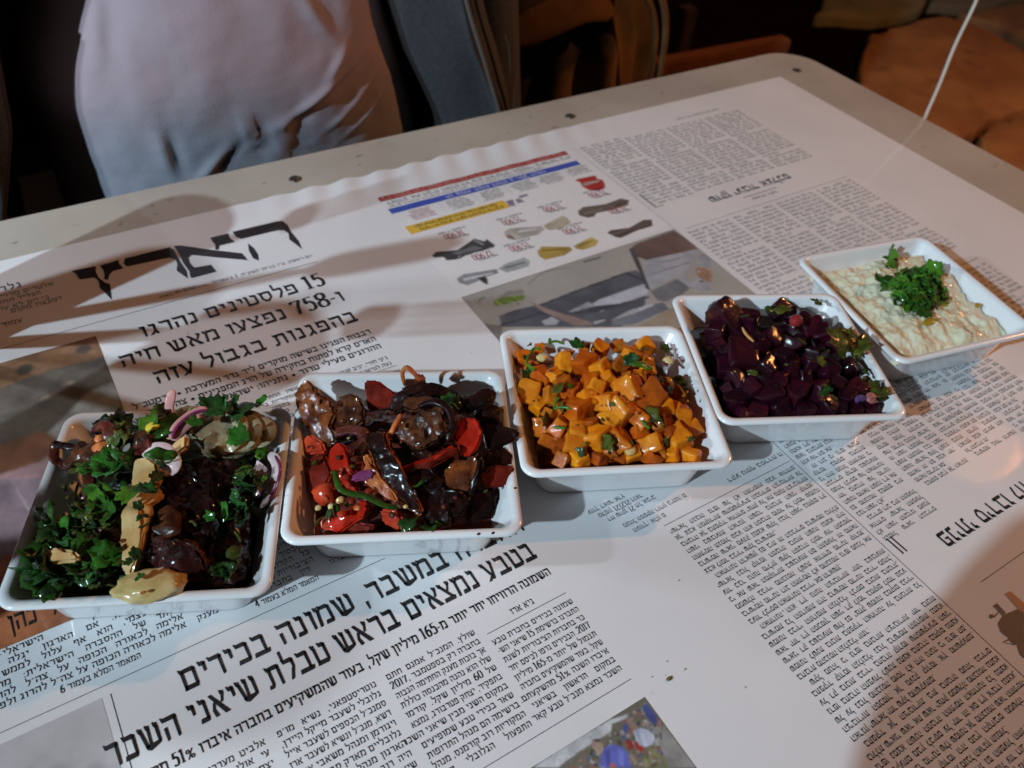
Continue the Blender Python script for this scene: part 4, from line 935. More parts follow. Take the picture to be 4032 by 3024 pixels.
def on_dip(x, y, dz=0):
    z = .03
    for _ in range(5): z = dipz(*dish_local(4, Z5(x, y, z)))
    p = Z5(x, y, z); p.z += dz; return p
r5 = random.Random(9)
for x, y, a, b_ in ((1330, 870, .011, .004), (1450, 700, .007, .006), (1780, 720, .005, .003), (1100, 730, .006, .004), (960, 330, .008, .003)):
    blob("oil_drop", dip, on_dip(x, y, .0005), (a * .7, b_ * .7, .0008), m_oil, seed=x, amp=.3, sub=3)
for i in range(150):
    a = r5.uniform(0, 6.28); rad = r5.random() ** .6
    x = 1170 + 285 * rad * math.cos(a); y = 600 + 190 * rad * math.sin(a) + .2 * (x - 1190)
    hgt = .009 * (1 - rad) * r5.uniform(.2, 1) + .0015
    leaf(dip, on_dip(x, y, hgt), r5.uniform(.005, .012), r5.choice(("leaf", "leaf", "bright", "dark", "leaf")), .8)
for x, y, s, kk, dz in ((910, 330, .018, "bright", .006), (930, 340, .016, "leaf", .005), (1320, 480, .014, "bright", .009), (1090, 770, .014, "bright", .003), (1600, 540, .012, "leaf", .002), (830, 520, .012, "leaf", .003), (1260, 800, .010, "leaf", .002), (1150, 700, .013, "leaf", .006), (1430, 660, .012, "bright", .002)):
    leaf(dip, on_dip(x, y, dz), s, kk, .5)
for i in range(14):
    a, b_ = on_dip(1150 + r5.uniform(-200, 250), 560 + r5.uniform(-120, 230), .008), None
    b_ = a + Vector((r5.uniform(-.006, .006), r5.uniform(-.006, .006), r5.uniform(-.001, .003)))
    strip("herb_stem", dip, [a, (a + b_) / 2 + Vector((0, 0, .001)), b_], .0011, .0011, [m_leafb], n=6, m=6)

# ------------------------------------------------------------------ tomato and aubergine (second dish)
tom = salad("tomato_aubergine_salad", 1, "glossy fried aubergine slices with red tomato wedges in the second dish")
puddle("dressing_pool", tom, 1, .0455, .0145, oilmat("tomato_juice", (.14, .035, .012)))
mound("salad_base", tom, 1, .040, .030, .012, m_brownred, 6, .4)
def P2(*pts): return [Z2(x, y, z * cm) for x, y, z in pts]
K = .01
def wedge(parent, pts, thick, mats, seed=0, label=None, name="tomato_wedge", relief=.0011):
    """a chunk whose outline is given by points at their heights, extruded down and softened"""
    bm = bmesh.new(); top = [bm.verts.new(p) for p in pts]; f = bm.faces.new(top); f.normal_update()
    nrm = f.normal if f.normal.z > 0 else -f.normal
    low = [bm.verts.new(Vector(p) - nrm * thick) for p in pts]; bm.faces.new(list(reversed(low)))
    for i in range(len(pts)):
        k = (i + 1) % len(pts); bm.faces.new((top[i], low[i], low[k], top[k]))
    bmesh.ops.recalc_face_normals(bm, faces=bm.faces[:])
    bmesh.ops.bevel(bm, geom=bm.edges[:], offset=.0012, segments=2, affect='EDGES')
    bmesh.ops.triangulate(bm, faces=bm.faces[:])
    for _ in range(5):
        E = [e for e in bm.edges if e.calc_length() > .0026]
        if not E: break
        bmesh.ops.subdivide_edges(bm, edges=E, cuts=1); bmesh.ops.triangulate(bm, faces=[f for f in bm.faces if len(f.verts) > 3])
    bm.normal_update()
    for v in bm.verts:
        q = v.co + Vector((seed * .31, 0, 0))
        d = relief * (.8 * noise.fractal(q * 90, 1, 2, 3) + 1.1 * (.3 - abs(noise.noise(q * 210))) + .35 * noise.noise(q * 560))
        v.co += v.normal * d
    me = bpy.data.meshes.new(name); bm.to_mesh(me); bm.free()
    for m in mats: me.materials.append(m)
    me.update()
    if len(mats) > 1: me.polygons.foreach_set("material_index", [1 if abs(p.normal.dot(nrm)) < .55 else 0 for p in me.polygons])
    me.polygons.foreach_set("use_smooth", [True] * len(me.polygons))
    try: me.set_sharp_from_angle(angle=math.radians(50))
    except Exception: pass
    o = link(name, me, parent)
    if label: o['label'] = label
    return o
def WP(*p): return [(x, y, z) for x, y, z in p]
AUB = dict(name="aubergine_slice")
wedge(tom, P2((200,200,4.3),(260,185,4.5),(300,225,4.5),(335,295,4.4),(430,340,4.2),(470,450,4.0),(430,540,3.8),(480,640,3.5),(440,700,3.2),(330,650,3.2),(230,530,3.4),(165,420,3.7),(155,300,4.0)), .005, [m_flesh, m_skin], 1, relief=.0022, label="curved aubergine slice with orange brown cut face", **AUB)
wedge(tom, P2((490,330,4.0),(560,295,4.2),(650,310,4.3),(690,400,4.2),(680,500,4.0),(600,565,3.7),(510,540,3.6),(470,440,3.8)), .006, [m_flesh2, m_skin], 2, relief=.0024, **AUB)
wedge(tom, P2((690,195,4.9),(790,200,4.8),(880,260,4.5),(945,300,4.2),(900,400,3.6),(720,430,3.4),(700,320,4.0)), .004, [m_tomd, m_tom], 1)
strip("red_pepper_strip", tom, P2((1000,230,4.4),(985,130,5.2),(1020,92,5.6),(1080,140,5.3),(1110,180,5.0),(1160,170,4.9)), .0026, .0018, [m_orflesh], n=20, m=8, amp=.08)
wedge(tom, P2((1060,200,4.7),(1130,130,5.0),(1180,190,4.6),(1150,240,4.3)), .002, [m_tomd, m_tom], 2, name="red_pepper_piece")
wedge(tom, P2((960,260,4.7),(1090,200,5.0),(1260,210,5.0),(1390,270,4.8),(1475,350,4.4),(1440,410,4.2),(1370,350,4.6),(1260,290,4.9),(1150,285,4.9),(1050,310,4.8),(1000,380,4.6),(960,430,4.3),(895,410,4.0),(885,335,4.3)), .006, [m_skin, m_skin], 3, relief=.0018, **AUB)
wedge(tom, P2((1010,320,4.9),(1120,290,5.1),(1220,320,5.1),(1200,380,5.1),(1060,430,4.9),(1000,400,4.7)), .004, [m_flesh2, m_skin], 4, relief=.002, **AUB)
wedge(tom, P2((1140,400,5.3),(1230,390,5.5),(1300,450,5.5),(1310,560,5.2),(1260,650,4.9),(1160,700,4.6),(1050,690,4.5),(940,650,4.3),(870,645,4.1),(950,570,4.6),(1010,490,5.0)), .009, [m_flesh2, m_skin], 5, relief=.0034, label="wrinkled brown aubergine slice on top of the heap", **AUB)
strip("aubergine_slice", tom, P2((1110,400,5.2),(1220,365,5.5),(1330,420,5.4),(1370,540,5.0),(1330,660,4.6)), .0045, .005, [m_skin], amp=.2, seed=11)
strip("aubergine_slice", tom, P2((870,640,4.2),(900,590,4.6),(950,500,4.9),(975,450,5.0)), .003, .003, [m_orflesh], amp=.15, seed=12, n=12, m=8)
strip("aubergine_slice", tom, P2((1440,390,4.2),(1560,350,4.5),(1640,310,4.6),(1690,350,4.3)), .010, .005, [m_skin, m_flesh2], amp=.25, seed=13)
blob("aubergine_piece", tom, Z2(1640, 470, .036), (.009, .008, .006), m_skin, seed=14, amp=.35)
wedge(tom, P2((1400,480,4.9),(1480,470,5.0),(1560,490,4.9),(1610,590,4.5),(1570,700,4.1),(1520,760,3.9),(1440,780,3.8),(1430,690,4.1),(1370,620,4.5)), .006, [m_tom, m_tomf], 3, label="bright red tomato chunk on the right of the heap")
wedge(tom, P2((700,595,4.8),(850,580,5.0),(870,690,5.0),(960,850,4.8),(1060,1000,4.4),(1125,1150,3.9),(1130,1205,3.7),(1050,1190,3.7),(950,1100,4.0),(850,950,4.4),(770,800,4.6),(690,680,4.7)), .0055, [m_skin, m_orflesh], 6, relief=.0016, label="long dark aubergine slice lying diagonally across the front", **AUB)
wedge(tom, P2((680,760,4.3),(722,765,4.5),(765,870,4.4),(860,1000,4.1),(950,1110,3.7),(940,1142,3.5),(830,1082,3.6),(740,1012,3.8),(700,980,3.9),(688,900,4.1)), .005, [m_orflesh, m_orflesh], 26, relief=.0022, name="aubergine_flesh")
wedge(tom, P2((680,600,4.5),(850,580,4.7),(830,650,4.7),(700,690,4.4)), .005, [m_flesh2, m_skin], 5, name="aubergine_piece")
strip("onion_slice", tom, P2((470,600,4.0),(560,570,4.2),(660,580,4.4),(710,610,4.4)), .006, .002, [m_brownred, m_purple], amp=.1, seed=17)
wedge(tom, P2((955,885,4.2),(1080,838,4.5),(1230,788,4.6),(1310,720,4.7),(1400,700,4.6),(1425,742,4.4),(1340,800,4.3),(1200,870,4.1),(1060,912,4.0),(970,922,4.0)), .004, [m_tomd, m_tom], 25, relief=.0009, name="pepper_strip")
wedge(tom, P2((1490,780,4.3),(1585,735,4.4),(1570,850,4.2),(1530,950,3.9),(1490,1050,3.5),(1420,1050,3.5),(1310,990,3.7),(1290,900,4.0),(1370,820,4.3)), .005, [m_flesh, m_flesh], 7, relief=.0026, label="glossy amber aubergine flesh beside the tomato", **AUB)
wedge(tom, P2((1575,720,4.5),(1615,720,4.4),(1605,880,4.2),(1565,985,3.9),(1505,1085,3.4),(1470,1105,3.3),(1505,1000,3.8),(1555,880,4.2)), .007, [m_skin, m_skin], 8, relief=.001, **AUB)
wedge(tom, P2((1590,520,4.0),(1700,520,4.0),(1890,570,3.9),(1870,640,3.6),(1750,700,3.4),(1650,720,3.4)), .006, [m_skin, m_flesh2], 8, name="aubergine_piece")
wedge(tom, P2((980,800,3.9),(1180,860,4.1),(1290,980,4.0),(1330,1120,3.6),(1340,1290,2.9),(1200,1300,2.8),(1110,1200,3.2),(1040,1060,3.6),(960,920,3.8)), .008, [m_skin, m_skin], 9, relief=.0026, **AUB)
wedge(tom, P2((1280,1040,3.8),(1400,1050,3.9),(1490,1070,3.6),(1510,1120,3.4),(1430,1240,3.0),(1350,1300,2.7),(1310,1180,3.2)), .008, [m_skin, m_skin], 11, relief=.002, **AUB)
wedge(tom, P2((880,700,4.2),(1060,720,4.3),(1250,720,4.4),(1320,680,4.4),(1250,800,4.2),(1050,860,4.0),(930,840,4.0)), .008, [m_skin, m_flesh2], 16, relief=.0024, **AUB)
wedge(tom, P2((1580,940,3.4),(1680,840,3.6),(1850,850,3.6),(1840,930,3.2),(1790,1010,2.9),(1600,1010,3.0)), .004, [m_tomd, m_tomd], 9, name="pepper_piece")
wedge(tom, P2((1600,720,3.6),(1760,700,3.6),(1850,770,3.4),(1830,850,3.2),(1640,850,3.3)), .005, [m_skin, m_skin], 10, name="aubergine_piece")
wedge(tom, P2((1500,1050,2.9),(1700,1010,2.7),(1740,1080,2.5),(1660,1250,2.0),(1500,1290,1.9)), .004, [m_skin, m_skin], 12, name="aubergine_piece")
wedge(tom, P2((405,740,3.7),(440,690,3.9),(500,662,4.2),(545,700,4.2),(572,820,4.1),(620,930,3.8),(632,1030,3.4),(560,1032,3.3),(500,960,3.5),(440,890,3.6),(410,830,3.6)), .006, [m_tom, m_tomf], 24, relief=.0009, label="bright red tomato wedge at the left front")
wedge(tom, P2((210,660,3.0),(260,600,3.2),(370,660,3.4),(390,740,3.2),(230,760,2.8)), .004, [m_tomf, m_tom], 13)
wedge(tom, P2((205,790,2.7),(380,750,3.2),(440,900,3.2),(350,1090,2.8),(260,1070,2.4),(220,930,2.5)), .006, [m_tomd, m_tomf], 14)
blob("tomato_piece", tom, Z2(400, 1060, .026), (.0065, .0065, .005), m_tomf, seed=31, amp=.2)
wedge(tom, P2((560,760,3.8),(690,770,4.0),(740,960,3.8),(700,1010,3.5),(590,880,3.6)), .004, [m_tomd, m_tom], 15)
wedge(tom, P2((580,938,4.4),(600,902,4.6),(740,866,4.8),(772,900,4.7),(760,942,4.5),(602,976,4.3)), .003, [m_purple, m_whiteon], 27, relief=.0006, name="onion_slice", label="purple onion strip lying on the tomato")
strip("basil_strip", tom, P2((465,885,4.1),(480,960,4.1),(520,1035,4.0),(610,1065,3.9),(700,1080,3.9),(800,1130,3.8),(880,1160,3.7),(960,1165,3.6)), .0035, .0016, [m_leaf], amp=.15, seed=26, n=26, m=8)
wedge(tom, P2((400,1320,2.6),(430,1260,2.9),(560,1190,3.2),(700,1090,3.3),(740,1150,3.1),(690,1240,2.9),(500,1370,2.5)), .005, [m_tom, m_tomf], 17, label="red tomato wedge touching the front rim")
wedge(tom, P2((330,1240,2.5),(440,1230,2.8),(440,1330,2.5),(360,1340,2.3)), .004, [m_tomf, m_orflesh], 18)
wedge(tom, P2((810,1180,3.2),(960,1190,3.3),(1000,1290,2.9),(960,1350,2.6),(830,1290,2.8)), .004, [m_tomf, m_tomf], 19)
wedge(tom, P2((540,1360,2.4),(640,1290,2.7),(780,1310,2.7),(720,1360,2.4)), .003, [m_tomd, m_tomd], 20)
for x, y, z, s, mt in ((1010,1160,3.9,.0021,m_garlic),(340,1170,2.8,.0030,m_garlic),(440,1160,3.0,.0034,m_garlic),(510,1110,3.2,.0042,m_cream),(570,635,4.3,.0012,m_garlic),(985,515,4.9,.0010,m_garlic),(1290,410,5.4,.0014,m_tom),(730,980,3.9,.0022,m_orflesh),(760,1050,3.8,.0026,m_orflesh),(200,740,2.6,.0028,m_cream)):
    blob("seed", tom, Z2(x, y, z * cm), (s * .6, s * .5, s * .4), mt, seed=x, amp=.2, sub=2)
for x, y, z, s, kk in ((470,1190,3.3,.010,"leaf"),(420,1220,3.1,.008,"dark"),(1035,1290,3.2,.011,"dark"),(1200,1310,2.9,.012,"dark"),(1260,1290,2.9,.010,"leaf"),(1390,370,4.7,.012,"leaf"),(1340,350,4.8,.010,"dark"),(360,1270,2.8,.006,"olive"),(1130,1000,4.2,.007,"leaf"),(560,1150,3.4,.007,"leaf")):
    leaf(tom, Z2(x, y, z * cm), s, kk, .6, "herb_leaf")

# ------------------------------------------------------------------ mushroom and herb salad (first dish)
mus = salad("mushroom_herb_salad", 0, "dark mushroom salad with pale pepper strip, onion and parsley in the nearest dish")
puddle("dressing_pool", mus, 0, .0455, .0145, oilmat("dark_dressing", (.012, .010, .004)))
mound("salad_base", mus, 0, .041, .027, .012, m_leafd, 8, .5)
def P1(*pts): return [Z1(x, y, z * cm) for x, y, z in pts]
ONI = dict(name="onion_half")
wedge(mus, P1((1000,275,4.0),(1100,195,4.3),(1250,168,4.5),(1450,165,4.6),(1700,182,4.5),(1850,230,4.2),(1895,300,3.9),(1880,385,3.6),(1760,450,3.9),(1600,500,3.9),(1480,525,3.7),(1385,480,3.9),(1365,400,4.3),(1250,330,4.4),(1110,320,4.2)), .006, [m_artich, m_artich], 1, relief=.0016, label="large pale translucent onion half at the back of the dish", **ONI)
if 0: strip("artichoke_heart", mus, P1((1010,290,4.1),(1180,230,4.3),(1400,230,4.4),(1620,280,4.2),(1850,300,3.8)), .021, .007, [m_artich], curl=.28, amp=.05, seed=1, taper=(.35, .8), label="large pale translucent onion half at the back of the dish")
for q in (0, 2, 4):
    strip("onion_layer", mus, P1((1560 + q * 50, 200 + q * 12, 4.35 - q * .04), (1650 + q * 50, 280 + q * 10, 4.5 - q * .10), (1640 + q * 46, 380 + q * 6, 4.3 - q * .12), (1560 + q * 50, 490 - q * 14, 3.85 - q * .06)), .0075, .0008, [m_artich], amp=.05, seed=30 + q, n=14, m=8)
strip("onion_slice", mus, P1((1180,262,4.6),(1165,190,5.0),(1175,120,5.4),(1195,62,5.7)), .0046, .0022, [m_pinkon], amp=.05, seed=3, taper=(.9, .3), up=(-.3, -.5, .3), label="pink onion sliver standing upright above the heap")
strip("onion_slice", mus, P1((1190,410,4.8),(1230,330,5.0),(1310,260,5.1),(1380,225,5.1),(1440,215,5.0)), .0075, .0016, [m_pinkon], amp=.04, seed=4, roll=.5)
strip("onion_rind", mus, P1((1183,400,4.95),(1215,325,5.15),(1290,250,5.25),(1360,213,5.25),(1435,203,5.15)), .0018, .0014, [m_purple], amp=.04, seed=5, m=8)
wr = Matrix.Rotation(.4, 4, 'Z') @ Matrix.Rotation(.35, 4, 'X')
leaf(mus, Z1(1140, 320, .050), .024, "leaf", rot=wr, kind=5); leaf(mus, Z1(1050, 300, .049), .016, "bright", .4)
strip("yellow_pepper_strip", mus, P1((1005,335,5.1),(1050,315,5.2),(1105,295,5.2)), .0042, .003, [m_yellow_f], n=8, m=10, taper=(.9, .9))
wedge(mus, P1((1060,360,4.7),(1170,370,4.8),(1190,410,4.6),(1120,430,4.4),(1040,400,4.5)), .003, [m_garlic, m_cream], 3, name="onion_piece")
wedge(mus, P1((1288,362,5.3),(1275,450,5.2),(1222,500,5.0),(1150,532,4.8),(1128,502,4.9),(1180,440,5.1),(1240,388,5.3)), .004, [m_cream, m_amber], 63, relief=.0008, name="pepper_strip", label="pale orange pepper tip pointing to the back")
strip("onion_slice", mus, P1((985,520,4.8),(1050,465,5.0),(1130,470,5.1),(1190,540,4.9),(1180,610,4.6),(1110,620,4.5)), .0075, .0014, [m_whiteon], amp=.05, seed=7)
leaf(mus, Z1(1110, 520, .055), .019, "leaf", rot=Matrix.Rotation(-.3, 4, 'Z') @ Matrix.Rotation(.3, 4, 'Y'), kind=4); leaf(mus, Z1(1170, 560, .054), .014, "leaf", .4)
wedge(mus, P1((920,535,5.0),(1000,520,5.2),(1075,560,5.2),(1085,640,5.1),(1060,700,5.0),(960,735,4.9),(890,765,4.6),(905,640,4.8)), .006, [m_cream, m_amber], 61, relief=.0008, name="pale_pepper", label="upper pale pepper strip beneath the parsley leaf")
wedge(mus, P1((890,800,4.8),(960,735,4.9),(1050,705,5.0),(1100,740,5.0),(1080,800,4.9),(990,850,5.0),(965,910,5.0),(985,990,4.8),(960,1100,4.6),(935,1200,4.3),(900,1335,3.7),(832,1320,3.6),(820,1180,4.1),(822,1020,4.6),(850,900,4.8)), .006, [m_cream, m_amber], 62, relief=.0009, name="pale_pepper", label="long cream coloured pepper strip running down the middle")
strip("pale_pepper", mus, P1((1020,860,4.7),(980,960,4.6),(960,1080,4.3),(930,1200,3.9)), .0070, .005, [m_amber], amp=.06, seed=10)
me = blob_mesh("cauliflower_floret", (.0150, .0085, .0045), .22, 1.7, 11, m_garlic, 4)
o = link("cauliflower_floret", me, mus, Matrix.Translation(Z1(1030, 1400, .037)) @ Matrix.Rotation(-.30, 4, 'Z')); o['label'] = "pale yellow floret hanging over the front rim"
strip("dried_tomato", mus, P1((370,430,3.7),(385,540,3.4),(470,600,3.3),(600,600,3.5)), .0055, .003, [m_brownred], amp=.3, seed=12)
strip("dried_tomato", mus, P1((360,425,3.9),(450,450,4.0),(560,460,4.1),(640,450,4.2)), .0035, .002, [m_skin], amp=.3, seed=13)
strip("mushroom_slice", mus, P1((480,540,3.6),(590,500,4.1),(700,480,4.4),(790,520,4.4)), .0130, .005, [m_flesh2, m_skin], amp=.35, seed=14, freq=3)
strip("mushroom_slice", mus, P1((640,340,4.4),(700,310,4.7),(760,330,4.8),(740,430,4.6),(680,440,4.3)), .0070, .004, [m_brownred], amp=.3, seed=15)
blob("mushroom_piece", mus, Z1(1000, 410, .046), (.0065, .006, .005), m_flesh2, seed=16, amp=.35)
strip("mushroom_slice", mus, P1((870,500,4.6),(960,480,4.8),(1050,440,4.9)), .007, .004, [m_brownred], amp=.3, seed=17)
strip("mushroom_slice", mus, P1((620,640,3.9),(610,720,3.9),(565,820,3.6)), .0050, .0035, [m_brownred, m_pinkon], amp=.15, seed=18)
strip("mushroom_slice", mus, P1((1130,870,4.8),(1160,960,4.7),(1130,1060,4.5),(1080,1130,4.2)), .0100, .005, [m_flesh2], amp=.35, seed=19)
wedge(mus, P1((980,1195,4.2),(1050,1115,4.6),(1160,1085,4.8),(1300,1120,4.6),(1400,1215,4.1),(1420,1300,3.6),(1350,1315,3.5),(1200,1295,3.9),(1080,1300,4.0),(1010,1262,4.0)), .006, [fm("purple_brown_cap", (.040, .008, .007), (.014, .005, .004), 80, rough=.25), m_brownred], 45, relief=.0026, name="mushroom_cap", label="dark reddish brown mushroom cap beside the pale pepper")
wedge(mus, P1((1110,640,4.2),(1250,560,4.2),(1420,530,4.1),(1450,700,4.3),(1440,900,4.2),(1460,1100,3.8),(1400,1250,3.3),(1250,1300,3.3),(1190,1150,3.8),(1220,980,4.2),(1170,840,4.4)), .009, [m_skin, m_skin], 41, relief=.0036, name="aubergine_slice")
wedge(mus, P1((1440,560,3.9),(1600,540,3.7),(1690,650,3.5),(1720,860,3.3),(1700,1080,3.0),(1600,1150,3.2),(1460,1100,3.6),(1420,850,4.0)), .009, [m_skin, m_skin], 42, relief=.0034, name="aubergine_slice")
wedge(mus, P1((1420,1110,3.5),(1560,1120,3.3),(1700,1080,2.9),(1715,1280,2.4),(1640,1395,2.2),(1480,1420,2.4),(1400,1300,2.9)), .008, [m_skin, m_skin], 43, relief=.0032, name="aubergine_slice")
wedge(mus, P1((1120,1250,3.6),(1300,1290,3.4),(1420,1280,3.0),(1480,1400,2.4),(1330,1430,2.5),(1180,1400,2.8),(1100,1330,3.2)), .008, [m_skin, m_skin], 44, relief=.003, name="aubergine_slice")
strip("onion_slice", mus, P1((1850,500,3.6),(1900,560,3.7),(1895,680,3.5),(1850,790,3.2),(1790,870,2.8)), .0062, .0016, [m_whiteon], amp=.03, seed=21, roll=.6)
strip("onion_rind", mus, P1((1890,515,3.85),(1925,590,3.85),(1912,690,3.6),(1870,790,3.35),(1810,860,3.0)), .0016, .0014, [m_purple], amp=.03, seed=22, m=8)
wedge(mus, P1((1760,520,3.6),(1850,600,3.6),(1840,740,3.3),(1750,820,2.9),(1730,680,3.3)), .002, [m_whiteon, m_purple], 23, name="onion_piece")
wedge(mus, P1((1600,620,4.0),(1680,560,4.1),(1760,590,4.0),(1750,650,3.8),(1640,700,3.7)), .003, [m_olive, m_garlic], 24, name="garlic_slice")
wedge(mus, P1((300,1160,4.5),(390,1145,4.6),(500,1160,4.7),(545,1210,4.6),(520,1240,4.5),(340,1250,4.4)), .003, [m_cream, m_garlic], 25, name="garlic_slice", label="pale oblong garlic slice lying on the parsley at the left")
wedge(mus, P1((440,880,3.2),(500,840,3.4),(540,870,3.4),(520,930,3.2),(460,920,3.1)), .003, [m_whiteon, m_purple], 26, name="onion_piece")
for x, y, z, s, mt in ((590,940,3.5,.004,m_orflesh),(580,980,3.4,.003,m_orflesh),(730,1010,3.9,.005,m_flesh2),(780,1060,3.8,.004,m_flesh2),(530,970,3.3,.006,m_olive),(1610,1180,3.2,.004,m_olive),(700,460,4.6,.004,m_orflesh),(690,400,4.6,.003,m_orflesh)):
    blob("vegetable_piece", mus, Z1(x, y, z * cm), (s, s * .8, s * .7), mt, seed=x, amp=.3)
for pth in (((550,1050,3.7),(570,1200,3.5),(610,1330,3.2),(720,1390,3.0),(830,1420,2.9)), ((530,880,3.6),(580,930,3.7),(680,970,3.9)), ((1610,1030,3.4),(1640,1070,3.3),(1655,1110,3.2)), ((1300,965,4.5),(1330,970,4.5),(1350,1000,4.4)), ((540,700,3.7),(520,780,3.6),(540,860,3.5)), ((1640,1180,3.0),(1620,1280,2.9),(1550,1370,2.8))):
    strip("herb_stem", mus, P1(*pth), .0014, .0012, [m_olive], n=14, m=6, amp=.05)
hz1 = pile(.046, .026, .056, .056)
r1 = random.Random(21)
def herbs(cx, cy, rx, ry, n, keys, smin=.008, smax=.016, dz=.003):
    for _ in range(n):
        a = r1.uniform(0, 6.28); q = r1.random() ** .6
        p = on_pile(Z1, 0, cx + rx * q * math.cos(a), cy + ry * q * math.sin(a), hz1)
        leaf(mus, p + Vector((0, 0, dz + r1.uniform(0, .002))), r1.uniform(smin, smax), r1.choice(keys), .7)
herbs(820, 270, 80, 50, 9, ("dark", "dark", "leaf"), .010, .017, .008)
herbs(830, 430, 70, 70, 8, ("olive", "olive", "dark"), .009, .014, .006)
herbs(830, 590, 90, 60, 9, ("leaf", "leaf", "dark"), .011, .017)
herbs(620, 620, 120, 60, 8, ("leaf", "olive", "dark"), .008, .013)
herbs(720, 880, 70, 80, 7, ("bright", "leaf", "leaf"), .012, .017, .001)
herbs(620, 1000, 150, 90, 16, ("dark", "olive", "olive", "leaf"), .006, .012)
herbs(390, 1060, 90, 90, 7, ("leaf", "dark"), .015, .022)
herbs(330, 1340, 160, 100, 20, ("leaf", "leaf", "dark", "dark"), .012, .020)
herbs(620, 1230, 170, 150, 20, ("dark", "leaf", "leaf"), .011, .018)
herbs(700, 1390, 120, 50, 8, ("dark", "olive"), .008, .013)
herbs(1720, 720, 80, 90, 8, ("leaf", "dark", "bright"), .007, .013)
herbs(1620, 940, 110, 60, 8, ("leaf", "dark"), .009, .015)
herbs(1550, 1400, 60, 20, 6, ("dark",), .006, .010)
herbs(1850, 540, 40, 30, 5, ("bright", "leaf"), .004, .007)
herbs(1600, 850, 200, 250, 8, ("leaf", "dark"), .003, .006, .006)
herbs(450, 1150, 250, 250, 10, ("olive", "dark"), .003, .006, .007)
BITS = [blob_mesh("chopped_bit", (1, .8, .5), .4, 2.2, 50 + i, mt, 2) for i, mt in enumerate((m_tomd, m_tomf, m_flesh2, m_orflesh, m_olive, m_garlic, m_skin, m_brownred))]
def bits(parent, zf, i, hz, cx, cy, rx, ry, n, keys, smin=.0008, smax=.0022, dz=.004):
    for _ in range(n):
        a = r1.uniform(0, 6.28); q = r1.random() ** .55
        p = on_pile(zf, i, cx + rx * q * math.cos(a), cy + ry * q * math.sin(a), hz); sc_ = r1.uniform(smin, smax)
        link("chopped_bit", BITS[r1.choice(keys)], parent, Matrix.Translation(p + Vector((0, 0, dz + r1.uniform(0, .003)))) @ rand_rot(r1) @ Matrix.Scale(sc_, 4))
bits(mus, Z1, 0, hz1, 500, 900, 250, 500, 22, (0, 2, 4, 4, 7))
hz2 = pile(.042, .026, .056, .056)
bits(tom, Z2, 1, hz2, 1000, 800, 800, 560, 36, (0, 2, 2, 4, 6, 7), .0008, .0022, .003)
bits(tom, Z2, 1, hz2, 500, 1080, 280, 250, 10, (1, 1, 3, 0, 0), .0010, .0028, .002)
bits(car, Z3, 2, hz3, 950, 800, 750, 480, 16, (3, 4, 3, 3), .0006, .0016, .004)
bits(bee, Z4, 3, hz4, 1150, 750, 700, 420, 12, (4, 2, 0), .0006, .0016, .004)
for x, y, z, s, kk in ((1480,190,5.0,.016,"dark"),(1540,150,5.0,.014,"dark"),(1600,135,4.8,.010,"leaf"),(1690,200,4.8,.016,"dark"),(1650,390,4.9,.014,"leaf"),(1800,140,4.4,.011,"leaf"),(1345,290,5.3,.009,"leaf"),(1010,755,5.6,.010,"dark"),(900,765,5.5,.013,"bright"),(985,940,5.3,.010,"dark"),(950,860,5.5,.005,"dark"),(1000,1000,5.1,.008,"dark"),(930,1190,4.7,.006,"dark"),(900,1240,4.5,.006,"dark"),(965,1355,4.4,.005,"dark"),(1110,210,4.9,.010,"olive"),(1310,220,4.9,.005,"leaf"),(1820,670,4.1,.006,"bright"),(1070,660,5.3,.007,"leaf")):
    leaf(mus, Z1(x, y, z * cm), s, kk, .35)
blob("pepper_seed", mus, Z1(985, 1455, .0425), (.0014, .0008, .0006), m_orflesh, seed=2, sub=2)
blob("pepper_seed", mus, Z1(845, 1100, .054), (.0016, .0012, .0006), m_flesh, seed=2, sub=2)

# ------------------------------------------------------------------ person across the table
per = tag(empty("person", (.19, .85, -.74)), "person in pale pink and blue shirt and open grey jacket seated across the table", "person")
def interp(tab, z):
    if z <= tab[0][0]: return tab[0][1:]
    for a, b_ in zip(tab, tab[1:]):
        if z <= b_[0]:
            t = (z - a[0]) / (b_[0] - a[0]); return [x + (y - x) * t for x, y in zip(a[1:], b_[1:])]
    return tab[-1][1:]
def cloth_material(name, low, high, z0, z1, **kw):
    m = material(name, high, .85, **kw); nt = m.node_tree; b = nt.nodes["Principled BSDF"]
    ge = nt.nodes.new("ShaderNodeTexCoord"); sx = nt.nodes.new("ShaderNodeSeparateXYZ"); nt.links.new(ge.outputs["Object"], sx.inputs[0])
    nz_ = nt.nodes.new("ShaderNodeTexNoise"); nz_.inputs["Scale"].default_value = 9; nz_.inputs["Detail"].default_value = 3; nt.links.new(ge.outputs["Object"], nz_.inputs["Vector"])
    ma = nt.nodes.new("ShaderNodeMath"); ma.operation = 'MULTIPLY_ADD'; ma.inputs[1].default_value = .10
    nt.links.new(nz_.outputs["Fac"], ma.inputs[0]); nt.links.new(sx.outputs["Z"], ma.inputs[2])
    mr = nt.nodes.new("ShaderNodeMapRange"); mr.inputs["From Min"].default_value = z0 + .05; mr.inputs["From Max"].default_value = z1 + .05
    nt.links.new(ma.outputs[0], mr.inputs["Value"])
    mx = nt.nodes.new("ShaderNodeMix"); mx.data_type = 'RGBA'; mx.inputs["A"].default_value = (*low, 1); mx.inputs["B"].default_value = (*high, 1)
    nt.links.new(mr.outputs[0], mx.inputs["Factor"]); nt.links.new(mx.outputs["Result"], b.inputs["Base Color"])
    return m
m_shirt = cloth_material("tie_dyed_cotton", (.24, .252, .30), (.31, .24, .268), -.03, .04, bump=.25, bscale=500)
